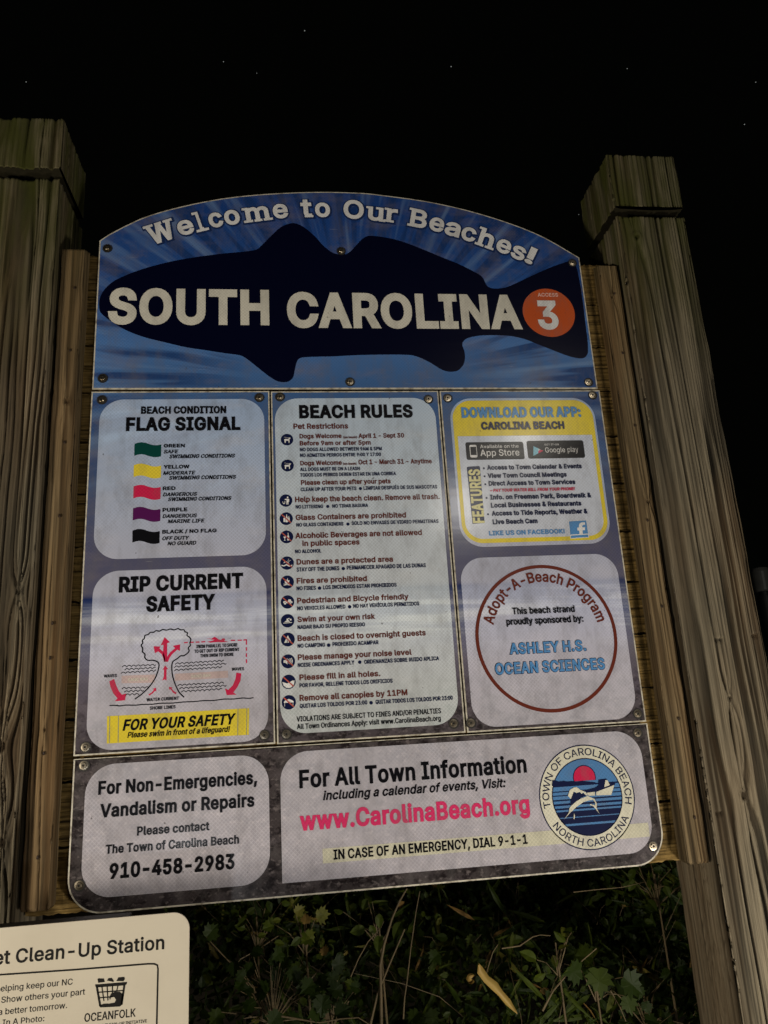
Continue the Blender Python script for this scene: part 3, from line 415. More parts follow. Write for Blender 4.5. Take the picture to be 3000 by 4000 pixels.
BOLT = [
 ('welcome',0.0231,2.7671),
 ('welcome',0.6659,2.7733),
 ('welcome',1.3511,2.7487),
 ('welcome',0.0264,2.3783),
 ('welcome',0.6734,2.3668),
 ('welcome',1.3501,2.3638),
 ('flags',0.027,2.3176),
 ('flags',0.4297,2.3218),
 ('flags',0.0264,1.4572),
 ('flags',0.4316,1.4601),
 ('rules',0.4839,2.3233),
 ('rules',0.886,2.3144),
 ('rules',0.4831,1.4589),
 ('rules',0.887,1.4606),
 ('app',0.9401,2.3175),
 ('app',1.3565,2.3243),
 ('app',0.9301,1.4592),
 ('app',1.3592,1.4572),
 ('contact',0.0247,1.4173),
 ('contact',0.0266,1.1676),
 ('contact',1.352,1.4114),
 ('contact',1.3516,1.1492),
]
DISC = [
 ('welcome','orange','access_disc',1.2597,2.583,0.0778,2),
 ('rules','navy','text_dot',0.6879,2.063,0.0043,2),
 ('rules','navy','text_dot',0.6009,2.0164,0.0043,2),
 ('rules','navy','text_dot',0.6512,1.968,0.0043,2),
 ('rules','navy','text_dot',0.6343,1.8522,0.0045,2),
 ('rules','navy','text_dot',0.5728,1.8046,0.0045,2),
 ('rules','navy','text_dot',0.6462,1.7548,0.0045,2),
 ('rules','navy','text_dot',0.5905,1.6623,0.0045,2),
 ('rules','navy','text_dot',0.6651,1.6177,0.0044,2),
 ('rules','navy','text_dot',0.688,1.5198,0.0044,2),
 ('app','navy','text_dot',1.0231,2.1126,0.0029,4),
 ('app','navy','text_dot',1.0232,2.0901,0.0029,4),
 ('app','navy','text_dot',1.023,2.0677,0.0029,4),
 ('app','navy','text_dot',1.023,2.0297,0.0029,4),
 ('app','navy','text_dot',1.0228,1.9847,0.0029,4),
]
WEL = [
 ('W',0.1768,2.7924,0.0812,0.0645),
 ('e',0.2397,2.8158,0.0456,0.0485),
 ('l',0.2806,2.8279,0.0336,0.0655),
 ('c',0.3213,2.8417,0.0414,0.0491),
 ('o',0.3656,2.8513,0.0451,0.0493),
 ('m',0.4351,2.8644,0.0856,0.0486),
 ('e',0.4996,2.8759,0.046,0.0488),
 ('t',0.5734,2.882,0.0381,0.0595),
 ('o',0.6184,2.8834,0.0466,0.0493),
 ('O',0.7068,2.8803,0.0636,0.0646),
 ('u',0.7701,2.8753,0.059,0.0473),
 ('r',0.8148,2.872,0.0431,0.0474),
 ('B',0.8901,2.8575,0.0587,0.0626),
 ('e',0.9457,2.8447,0.0458,0.0485),
 ('a',0.9912,2.8304,0.047,0.0485),
 ('c',1.0377,2.8149,0.0451,0.0485),
 ('h',1.086,2.7955,0.0555,0.0647),
 ('e',1.1376,2.7773,0.0433,0.0483),
 ('s',1.1797,2.7577,0.0424,0.0471),
 ('!',1.2133,2.7436,0.0238,0.0597),
]
ARC = [
 (-0.0039,2.7911),
 (0.1062,2.8632),
 (0.2119,2.9052),
 (0.3296,2.9373),
 (0.4498,2.9568),
 (0.5966,2.9694),
 (0.7253,2.971),
 (0.8,2.9648),
 (0.9258,2.9486),
 (1.052,2.9203),
 (1.1778,2.8789),
 (1.2774,2.8331),
 (1.3745,2.7676),
]
ICON = [
 ('dog',0.5007,2.2014,0.0162),
 ('dog',0.5002,2.1296,0.0164),
 ('litter',0.4942,2.0347,0.0165),
 ('glass',0.494,1.9865,0.0169),
 ('alcohol',0.4938,1.9387,0.0168),
 ('dune',0.4935,1.8711,0.0171),
 ('fire',0.493,1.8227,0.0167),
 ('car',0.4925,1.7729,0.0166),
 ('swim',0.4918,1.7264,0.0165),
 ('tent',0.4914,1.6806,0.0169),
 ('sound',0.4908,1.6281,0.0168),
 ('hole',0.4909,1.5795,0.017),
 ('canopy',0.4904,1.5316,0.0169),
]
VTEXT = [
 ('app','yellowpale','FEATURES',0.9812,1.9615,0.9817,2.1103,1.0102,2.1117),
]
RING = (1.1464,1.658,0.1864)
SEAL = (1.2026,1.2714,0.1202,0.0874)
SEALP = [
 ('red','sun_disc',None,[(1.2007,1.3149),(1.2277,1.3132)]),
 ('navy','land_band',[(1.1194,1.3145),(1.1279,1.3128),(1.135,1.3101),(1.1476,1.3109),(1.1573,1.3086),(1.1674,1.3091),(1.1796,1.3067),(1.1923,1.308),(1.207,1.3054),(1.2268,1.3023),(1.2264,1.2994),(1.117,1.3011)],None),
 ('navy','boat_hull_shadow',[(1.2351,1.3081),(1.2555,1.3091),(1.2603,1.298),(1.2766,1.297),(1.2747,1.293),(1.2238,1.2805),(1.2036,1.2795),(1.1957,1.2857),(1.2252,1.2906),(1.2334,1.2957)],None),
 ('creamp','boat_hull',[(1.2258,1.2803),(1.2735,1.2931),(1.2628,1.2711),(1.2247,1.2725)],None),
 ('creamp','boat_hull',[(1.2017,1.2801),(1.2226,1.281),(1.2218,1.2727),(1.2053,1.2731)],None),
 ('creamp','boat_cabin',[(1.2525,1.3059),(1.2575,1.3055),(1.2622,1.2938),(1.2477,1.2898)],None),
 ('creamp','marlin_figure',[(1.1374,1.2242),(1.151,1.2383),(1.1544,1.2492),(1.1661,1.2591),(1.1846,1.2678),(1.2027,1.2728),(1.2192,1.265),(1.2239,1.2534),(1.2215,1.2446),(1.2271,1.2308),(1.2145,1.2484),(1.205,1.2525),(1.2066,1.2546),(1.2185,1.2504),(1.22,1.2559),(1.2152,1.2634),(1.2051,1.2625),(1.1911,1.2601),(1.1724,1.2502),(1.1561,1.2391)],None),
 ('creamp','marlin_fin',[(1.1533,1.2762),(1.1599,1.2892),(1.1705,1.2942),(1.178,1.2944),(1.1871,1.2874),(1.1989,1.2821),(1.2041,1.2739),(1.198,1.275),(1.1926,1.2814),(1.1884,1.2783),(1.1841,1.2836),(1.1763,1.2814),(1.1694,1.2852),(1.1598,1.269)],None),
 ('navy','marlin_back',[(1.1571,1.2569),(1.1613,1.2711),(1.1697,1.2841),(1.1757,1.2803),(1.184,1.2827),(1.1883,1.2772),(1.1935,1.2791),(1.1992,1.2742),(1.1849,1.27),(1.1713,1.2615),(1.1605,1.2544)],None),
 ('creamp','marlin_fin',[(1.1637,1.2363),(1.1654,1.2307),(1.1635,1.223),(1.1611,1.2243)],None),
]
STRIPE = [
 (1.3009,1.2975),
 (1.2874,1.2852),
 (1.2784,1.2762),
 (1.2684,1.2653),
 (1.259,1.2546),
 (1.2488,1.2448),
 (1.2406,1.228),
 (1.2258,1.2131),
 (1.2082,1.1716),
]
PET = (0.3025,1.1616,-0.3)
STAR = [
 (-80.86,204.32,203.67,0.8),
 (-18.48,205.74,217.24,0.9),
 (-7.46,208.17,215.58,0.5),
 (9.07,198.62,224.52,1.2),
 (59.15,200.7,214.88,1.2),
 (115.52,187.42,203.85,0.6),
 (151.82,176.44,189.43,0.7),
 (151.65,185.05,181,1),
 (107.26,220.7,172,0.6),
]
WARC = (0.6397,1.6563,1.2266)
TARC = (0.6626,1.6237,1.352)

GLYPH = {
'!': (196, [[67,160,63,509,132,509,128,160],[98,-4,81,-1,66,9,56,24,52,41,56,58,66,73,81,83,98,86,116,83,130,73,140,58,143,41,140,24,130,9,116,-1]]),
'&': (448, [[197,-7,150,-2,110,12,78,34,54,62,39,96,34,133,37,163,47,189,85,235,140,279,216,335,237,352,255,375,262,405,258,427,245,445,226,457,201,461,168,453,145,431,137,399,145,363,169,327,204,284,438,0,364,0,171,231,121,293,87,344,78,370,75,398,79,430,91,458,109,481,134,499,165,510,200,513,235,510,266,499,290,482,308,459,320,433,324,404,315,362,291,325,256,293,154,217,110,174,100,154,97,131,100,108,109,87,124,70,143,57,166,49,193,46,223,50,251,59,301,95,321,121,336,151,346,186,349,224,408,224,405,180,397,144,371,92,345,62,333,47,305,23,271,7,234,-3]]),
'(': (273, [[89,207,101,324,132,441,177,539,236,539,191,428,161,313,151,207,160,115,188,16,236,-96,177,-96,139,-21,111,55,95,131]]),
')': (273, [[37,-96,86,18,113,116,122,207,112,313,82,428,37,539,97,539,142,441,173,323,184,207,178,130,161,53,134,-22,97,-96]]),
',': (188, [[38,-119,68,71,137,71,84,-119]]),
'-': (453, [[337,244,337,188,114,188,114,244]]),
'.': (188, [[95,-4,78,-1,63,9,53,24,50,41,53,59,63,73,78,83,95,87,113,83,128,73,138,59,141,41,138,24,128,9,113,-1]]),
'/': (249, [[235,533,71,-76,14,-76,178,533]]),
'0': (453, [[227,-7,174,1,130,24,95,62,69,113,53,178,48,254,53,330,69,395,95,447,130,484,174,508,227,516,279,508,323,484,358,447,384,395,400,330,405,254,400,178,384,113,359,62,323,24,279,1],[227,50,261,56,290,74,313,103,330,144,340,194,344,254,340,314,330,365,313,405,290,435,261,453,227,460,192,453,163,435,140,405,123,365,113,314,109,254,113,194,123,144,140,103,163,74,192,56]]),
'1': (453, [[76,0,76,55,391,55,391,0],[276,509,276,0,212,0,212,448,86,358,86,427,198,509]]),
'2': (453, [[64,0,64,47,234,229,282,282,311,327,320,371,317,397,308,419,293,436,273,449,224,460,196,457,172,447,153,433,139,413,130,390,127,362,66,362,71,405,86,442,111,473,143,496,182,511,225,516,268,511,306,497,337,474,361,445,376,411,381,372,371,318,336,259,267,180,153,60,389,57,389,0]]),
'3': (453, [[218,-7,173,-3,133,10,98,30,70,57,52,91,44,132,109,132,115,107,126,87,144,71,165,59,219,50,275,61,297,74,315,93,325,116,329,145,326,172,316,196,299,217,275,234,242,244,201,248,157,248,157,299,288,448,70,452,70,509,372,509,372,461,211,278,211,289,264,288,308,276,344,253,371,222,387,186,393,145,387,103,370,66,344,36,309,12,266,-2]]),
'4': (453, [[40,105,40,158,247,509,311,509,109,166,413,163,413,105],[282,0,282,121,282,146,282,318,343,318,343,0]]),
'5': (453, [[221,-7,178,-2,140,11,108,32,83,60,66,93,60,130,122,130,127,108,138,89,173,60,221,50,250,53,276,64,298,82,314,104,324,131,328,162,324,193,314,221,297,244,275,262,248,273,218,277,167,268,128,246,67,253,96,509,366,509,366,452,151,452,134,301,178,325,229,334,263,330,294,321,321,306,345,285,364,260,379,231,388,199,391,163,385,117,369,76,343,41,309,15,268,-1]]),
'6': (453, [[226,-7,182,-1,142,15,109,40,84,74,69,115,64,162,68,199,80,239,137,340,252,509,322,509,151,261,145,261,165,288,196,307,235,314,278,309,316,295,346,271,370,240,384,201,389,157,384,112,368,73,343,39,310,14,271,-2],[226,48,254,52,279,63,299,79,314,101,324,128,327,157,324,187,314,213,299,235,279,251,254,262,226,265,198,262,174,252,153,235,138,214,128,188,125,158,128,128,138,102,153,79,174,63,198,52]]),
'7': (453, [[97,0,323,448,62,452,62,509,391,509,391,449,165,0]]),
'8': (453, [[226,-7,178,-2,136,11,101,33,74,62,57,96,52,135,55,166,65,195,81,220,101,241,125,256,153,265,119,282,93,308,76,342,70,380,75,417,90,450,114,477,146,498,184,511,226,516,269,511,306,498,337,477,361,450,377,417,382,380,376,342,359,308,333,282,300,267,327,256,351,241,372,220,387,195,397,166,401,135,395,96,378,62,352,33,317,11,275,-2],[226,49,258,52,285,60,307,74,323,91,333,113,337,139,333,165,322,189,305,208,283,223,256,232,226,235,196,232,169,223,147,208,130,189,119,165,115,139,119,113,129,91,145,74,167,60,195,52],[226,290,274,300,293,313,307,330,316,351,319,376,316,399,308,420,294,437,275,449,226,460,177,449,159,437,145,420,136,399,133,376,136,351,145,330,159,313,178,300]]),
'9': (453, [[226,516,271,510,310,494,343,468,368,434,384,393,389,347,385,309,373,270,315,168,200,0,130,0,301,248,307,248,287,221,257,202,218,195,175,199,137,214,106,237,83,269,68,307,64,352,69,397,85,436,110,469,143,494,182,510],[226,460,199,457,174,446,154,429,138,407,129,381,125,352,129,322,138,295,154,274,174,257,199,247,226,243,254,247,279,257,299,273,314,295,324,321,327,350,324,381,314,407,299,429,279,446,254,457]]),
':': (188, [[95,-4,78,-1,63,9,53,24,50,41,53,59,63,73,78,83,95,87,113,83,128,73,138,59,141,41,138,24,128,9,113,-1],[95,271,78,274,63,284,53,299,50,316,53,334,63,349,78,359,95,362,113,359,128,349,138,334,141,316,138,299,128,284,113,274]]),
'A': (480, [[16,0,201,509,276,509,463,0,395,0,287,302,264,372,232,478,245,478,213,371,191,302,85,0],[110,142,110,199,370,199,370,142]]),
'B': (456, [[60,0,60,509,241,509,289,504,329,491,359,469,381,442,394,410,398,374,395,344,387,320,356,286,315,267,315,262,339,257,363,245,385,227,402,203,414,173,418,136,413,100,400,67,377,39,344,18,301,4,247,0],[125,57,245,57,296,63,330,80,349,105,355,137,352,161,342,184,327,203,306,218,279,228,248,231,125,231],[125,285,238,285,288,296,308,309,323,326,333,348,336,372,330,403,313,429,283,446,240,452,125,452]]),
'C': (510, [[267,-7,205,1,150,25,104,63,70,115,48,179,40,254,48,329,70,393,104,445,150,484,205,508,267,516,340,504,373,490,402,471,427,447,448,418,463,385,473,348,408,348,389,395,357,428,315,449,267,456,223,450,184,432,150,403,125,364,109,314,103,254,109,194,125,145,151,105,184,76,223,59,267,53,315,60,357,81,389,114,408,160,473,160,463,124,448,91,428,62,402,38,373,19,341,5,305,-4]]),
'D': (502, [[219,0,96,0,96,57,215,57,272,63,318,81,354,110,379,149,394,198,399,255,394,312,379,361,354,399,320,428,275,446,221,452,93,452,93,509,225,509,294,501,353,478,399,441,433,391,455,329,462,255,455,181,433,119,398,68,351,31,291,8],[125,509,125,0,60,0,60,509]]),
'E': (419, [[60,0,60,509,372,509,372,452,125,452,125,286,355,286,355,229,125,229,125,57,375,57,375,0]]),
'F': (410, [[60,0,60,509,369,509,369,452,125,452,125,278,346,278,346,221,125,221,125,0]]),
'G': (520, [[269,-7,205,1,149,25,104,64,69,116,47,179,40,254,47,329,69,393,103,445,149,484,203,508,265,516,304,513,340,504,374,489,403,469,429,445,449,416,465,384,474,349,408,349,387,393,356,427,315,448,265,456,222,450,183,432,150,404,125,364,109,314,103,254,109,194,125,145,151,105,184,76,224,59,269,53,309,57,345,71,374,93,396,123,410,160,415,202,434,199,283,199,283,256,478,256,478,200,471,141,451,91,419,50,377,19,326,0]]),
'H': (517, [[60,0,60,509,125,509,125,289,392,289,392,509,457,509,457,0,392,0,392,232,125,232,125,0]]),
'I': (300, [[31,0,31,57,118,57,118,452,31,452,31,509,269,509,269,452,183,452,183,57,269,57,269,0]]),
'J': (396, [[185,-7,124,3,75,33,44,81,33,145,33,173,98,173,98,145,104,104,122,74,149,56,185,50,220,56,248,74,266,104,272,145,272,509,336,509,336,145,326,81,294,33,246,3]]),
'K': (467, [[104,145,104,216,139,261,174,303,212,344,364,509,448,509,231,276],[60,0,60,509,125,509,125,334,124,225,125,193,125,0],[372,0,188,259,228,309,449,0]]),
'L': (393, [[60,0,60,509,125,509,125,57,361,57,361,0]]),
'M': (628, [[60,0,60,509,152,509,277,187,287,159,299,123,311,84,322,49,307,49,318,83,330,121,342,158,352,187,476,509,568,509,568,0,504,0,504,291,504,327,505,369,506,413,507,457,513,457,498,409,482,363,467,322,456,291,342,0,286,0,170,291,159,321,145,361,129,408,112,457,119,457,120,416,121,372,122,328,122,291,122,0]]),
'N': (523, [[60,0,60,509,136,509,343,183,363,151,388,107,414,55,405,54,401,108,399,157,399,195,399,509,463,509,463,0,387,0,202,290,177,331,148,381,108,452,119,454,122,384,124,328,125,291,125,0]]),
'O': (533, [[267,-7,205,1,150,25,105,63,70,115,48,179,40,254,48,329,70,393,105,445,150,484,205,508,267,516,329,508,384,484,429,445,464,393,486,329,493,254,486,179,464,115,429,63,384,25,329,1],[267,53,310,59,349,76,383,105,408,144,425,194,430,254,425,314,408,365,383,404,349,433,310,450,267,456,223,450,184,433,151,404,125,364,109,314,103,254,109,194,125,144,151,105,184,76,223,59]]),
'P': (445, [[60,0,60,509,235,509,289,503,332,487,366,462,390,430,404,391,409,348,404,304,390,265,366,233,332,207,289,191,235,186,109,186,109,242,233,242,269,246,297,256,318,272,333,294,342,319,344,348,342,376,333,402,318,423,297,439,268,449,232,452,125,452,125,0]]),
'Q': (533, [[245,159,313,159,369,85,384,65,468,-48,401,-48,346,27,331,46],[267,-7,205,1,150,25,105,63,70,115,48,179,40,254,48,329,70,393,105,445,150,484,205,508,267,516,329,508,384,484,429,445,464,393,486,329,493,254,486,179,464,115,429,63,384,25,329,1],[267,53,310,59,349,76,383,105,408,144,425,194,430,254,425,314,408,365,383,404,349,433,310,450,267,456,223,450,184,433,151,404,125,364,109,314,103,254,109,194,125,144,151,105,184,76,223,59]]),
'R': (449, [[60,0,60,509,236,509,290,504,333,489,367,465,390,433,405,395,409,352,405,309,390,271,367,240,333,217,289,203,236,198,96,198,96,255,234,255,269,258,298,267,319,281,334,300,342,324,345,352,342,380,334,405,319,425,298,440,269,449,233,452,125,452,125,0],[353,0,230,229,303,229,428,0]]),
'S': (447, [[224,-9,172,-4,128,9,91,31,64,60,46,96,38,137,104,137,110,110,123,88,142,71,166,59,224,49,257,52,286,60,311,74,329,92,341,114,346,139,342,161,332,179,296,205,245,222,184,239,128,260,86,289,60,326,52,372,58,413,75,448,102,476,138,498,180,511,227,516,275,511,316,498,351,476,377,449,394,415,401,378,337,378,326,412,302,437,267,453,225,459,194,456,167,448,145,435,129,418,118,398,115,376,119,352,131,334,169,308,212,293,264,279,312,264,359,238,395,198,405,171,408,139,403,99,386,64,360,34,323,11,278,-4]]),
'T': (449, [[32,452,32,509,417,509,417,452,257,452,257,0,193,0,193,452]]),
'U': (517, [[259,-8,203,-2,154,15,114,43,85,80,66,124,60,173,60,509,124,509,124,178,128,144,141,113,160,87,187,68,220,56,259,52,298,56,331,68,357,87,377,113,389,144,393,178,393,509,457,509,457,173,451,124,433,80,403,43,363,15,315,-2]]),
'V': (480, [[204,0,16,509,84,509,192,206,215,137,248,31,235,31,267,138,290,206,395,509,463,509,278,0]]),
'W': (686, [[155,0,16,509,82,509,163,196,175,145,187,94,197,40,189,40,200,94,211,145,224,196,306,509,380,509,462,196,474,145,486,94,497,40,488,40,499,94,510,145,523,196,603,509,670,509,530,0,455,0,368,323,351,391,336,475,350,475,335,395,318,323,230,0]]),
'Y': (472, [[203,0,203,208,16,509,91,509,192,344,222,292,250,230,224,230,251,293,280,344,381,509,455,509,268,208,268,0]]),
'Z': (438, [[42,0,42,46,273,385,306,431,341,476,348,454,285,452,223,452,40,452,40,509,397,509,397,462,169,129,134,81,97,33,90,54,152,57,214,57,399,57,399,0]]),
'a': (389, [[160,-9,126,-5,94,5,68,22,48,45,35,73,30,108,34,138,43,161,58,179,78,193,125,211,178,220,234,227,265,235,273,243,276,255,267,297,240,322,196,331,149,322,118,301,100,274,41,291,57,322,79,346,104,364,133,375,194,384,239,379,286,360,306,343,322,320,333,290,337,251,337,0,277,0,277,52,272,52,252,25,215,1],[170,45,202,49,228,59,248,74,263,93,272,115,276,138,276,190,259,182,231,176,200,171,175,168,134,159,103,139,95,124,92,105,102,72,130,52]]),
'b': (424, [[229,-8,198,-5,172,4,138,31,118,59,112,59,112,0,53,0,53,509,114,509,114,319,118,319,137,346,171,373,197,381,229,384,274,378,313,361,345,332,370,293,385,245,390,189,385,133,370,84,346,45,313,16,274,-2],[220,47,253,51,279,66,301,88,316,117,325,151,328,189,325,227,316,261,301,290,280,311,253,325,220,330,188,325,161,312,140,291,125,263,116,229,113,189,116,150,125,115,140,86,162,65,188,51]]),
'c': (396, [[207,-8,159,-2,117,16,82,46,56,85,40,133,34,187,40,243,56,291,82,330,117,360,159,378,207,384,260,377,305,356,340,322,362,277,303,262,290,289,270,311,242,325,207,330,173,325,145,310,124,287,108,258,99,224,96,187,99,151,108,117,124,89,145,66,173,51,207,46,243,52,271,66,292,89,304,117,363,102,341,56,306,21,261,-1]]),
'd': (424, [[195,-8,151,-2,111,16,79,45,55,84,39,133,34,189,39,245,55,293,79,332,112,361,151,378,196,384,228,381,253,373,287,346,306,319,311,319,311,509,372,509,372,0,313,0,313,59,307,59,287,31,252,4,227,-5],[205,47,236,51,263,65,284,86,299,115,309,150,312,189,309,229,300,263,284,291,263,312,237,325,205,330,172,325,145,311,124,290,108,261,99,227,96,189,99,151,109,117,124,88,145,66,172,51]]),
'e': (404, [[212,-8,161,-2,117,16,82,46,56,85,40,132,34,187,39,242,55,290,81,329,115,359,157,378,205,384,266,374,294,361,319,341,341,315,357,282,368,242,371,194,371,169,75,169,75,221,338,221,310,202,307,237,298,269,283,294,263,314,237,326,205,330,173,326,146,313,125,294,109,270,99,241,96,211,96,178,100,139,110,106,128,80,151,61,179,50,212,46,254,53,285,73,306,105,365,91,353,63,335,39,311,19,283,4,249,-5]]),
'f': (254, [[228,379,228,327,6,327,6,379],[81,0,81,432,84,461,96,486,113,505,135,519,187,530,222,527,243,521,227,468,215,472,195,474,171,470,154,460,145,443,142,419,142,0]]),
'g': (425, [[207,-151,168,-148,134,-140,82,-110,51,-69,101,-41,122,-66,154,-88,207,-97,249,-92,282,-75,304,-47,311,-6,311,68,306,68,287,41,252,16,227,8,195,5,152,10,113,27,80,53,55,90,39,136,34,191,39,246,55,293,80,332,112,361,152,378,196,384,228,382,253,373,288,346,308,319,313,319,313,379,372,379,372,-9,367,-54,350,-90,324,-117,291,-136,251,-147],[205,59,237,63,264,75,285,95,300,121,309,154,312,193,309,231,300,264,285,291,264,312,237,325,205,330,172,325,145,312,124,290,109,262,99,229,96,193,99,155,109,123,124,96,145,76,172,63]]),
'h': (410, [[114,227,114,0,53,0,53,509,114,509,114,287,102,287,124,332,152,362,187,379,227,384,264,380,295,369,321,349,341,321,353,285,357,240,357,0,296,0,296,235,290,275,273,304,246,323,210,329,184,326,161,317,141,303,126,283,117,257]]),
'i': (167, [[53,0,53,379,114,379,114,0],[84,443,67,446,54,455,44,468,41,483,44,499,54,512,67,521,84,524,100,521,114,512,123,499,126,483,123,468,114,455,100,446]]),
'k': (381, [[110,137,110,212,121,212,284,379,360,379,184,199,177,199],[53,0,53,509,114,509,114,0],[294,0,148,186,191,229,372,0]]),
'l': (189, [[139,-2,101,3,74,20,58,47,53,84,53,509,114,509,114,99,120,62,130,54,146,52,160,53,170,54,181,3,162,-1]]),
'm': (610, [[53,0,53,379,112,379,112,295,108,295,118,323,132,346,172,376,219,386,257,380,287,361,309,331,321,295,312,295,322,321,337,343,381,375,437,386,468,383,497,372,522,354,541,328,553,296,557,255,557,0,496,0,496,254,490,289,473,313,447,326,419,330,395,328,374,320,345,290,335,247,335,0,274,0,274,260,269,288,253,311,229,326,199,330,158,320,140,307,126,289,117,266,114,238,114,0]]),
'n': (410, [[114,227,114,0,53,0,53,379,112,379,112,287,102,287,124,332,152,362,187,379,227,384,264,380,295,369,321,349,341,321,353,285,357,240,357,0,296,0,296,235,290,275,273,304,246,323,210,329,184,326,161,317,141,303,126,283,117,257]]),
'o': (415, [[207,-8,159,-2,117,16,82,46,56,85,40,133,34,187,40,243,56,291,82,330,117,360,159,378,207,384,256,378,299,360,333,330,359,291,376,243,381,187,376,133,359,85,333,46,299,16,256,-2],[207,46,242,51,270,66,292,89,307,117,316,151,319,187,316,224,307,258,292,287,270,310,242,325,207,330,173,325,145,310,124,287,108,258,99,224,96,187,99,151,108,117,124,89,145,66,173,51]]),
'p': (424, [[53,-143,53,379,112,379,112,319,118,319,137,346,171,373,197,381,229,384,274,378,313,361,345,332,370,293,385,245,390,189,385,133,370,84,346,45,313,16,274,-2,229,-8,198,-5,173,4,138,31,118,59,114,59,114,-143],[220,47,253,51,279,66,301,88,316,117,325,151,328,189,325,227,316,261,301,290,280,311,253,325,220,330,188,325,161,312,140,291,125,263,116,229,113,189,116,150,125,115,140,86,162,65,188,51]]),
'r': (259, [[53,0,53,379,112,379,112,321,130,347,152,367,181,380,213,385,229,384,243,384,243,322,230,324,207,326,182,323,159,315,140,301,126,284,117,262,114,237,114,0]]),
's': (365, [[182,-8,145,-5,112,3,84,18,62,38,45,63,36,94,94,107,105,79,124,60,150,49,181,45,217,50,244,62,262,81,268,103,265,121,254,136,237,147,212,155,149,170,104,186,72,208,53,237,47,274,51,305,65,332,87,354,115,370,149,381,187,384,223,381,254,372,279,358,299,339,324,290,268,277,258,298,243,316,219,328,187,333,156,329,131,317,114,299,109,277,112,258,124,243,172,223,229,209,275,194,306,171,325,142,331,107,326,75,312,47,290,24,260,6,223,-5]]),
't': (227, [[204,379,204,327,6,327,6,379],[65,471,126,471,126,98,128,76,136,61,150,53,170,50,185,51,202,54,213,2,192,-3,168,-4,125,2,92,21,72,52,65,93]]),
'u': (410, [[182,-5,146,-1,115,11,89,31,69,59,57,95,53,139,53,379,114,379,114,144,119,105,137,75,164,56,200,50,226,53,249,62,268,77,283,97,293,122,296,153,296,379,357,379,357,0,298,0,298,92,307,92,286,47,257,17,222,0]]),
'v': (389, [[163,0,17,379,84,379,165,155,187,87,206,21,184,21,203,87,224,155,305,379,371,379,226,0]]),
'w': (567, [[138,0,23,379,87,379,133,214,154,137,175,41,165,41,186,135,206,214,252,379,316,379,362,214,382,136,402,41,391,41,413,135,434,214,480,379,545,379,429,0,368,0,319,172,305,225,291,280,277,338,291,338,277,280,263,225,248,172,199,0]]),
'y': (389, [[47,-139,61,-86,71,-87,104,-89,130,-74,151,-36,163,-1,17,379,84,379,165,155,187,87,206,21,184,21,202,87,224,155,305,379,371,379,204,-58,177,-107,139,-136,91,-145,65,-143]]),
'É': (419, [[60,0,60,509,372,509,372,452,125,452,125,286,355,286,355,229,125,229,125,57,375,57,375,0],[191,558,239,659,307,659,241,558]]),
'Í': (300, [[31,0,31,57,118,57,118,452,31,452,31,509,269,509,269,452,183,452,183,57,269,57,269,0],[124,558,171,659,240,659,174,558]]),
'–': (350, [[350,244,350,188,0,188,0,244]]),
}

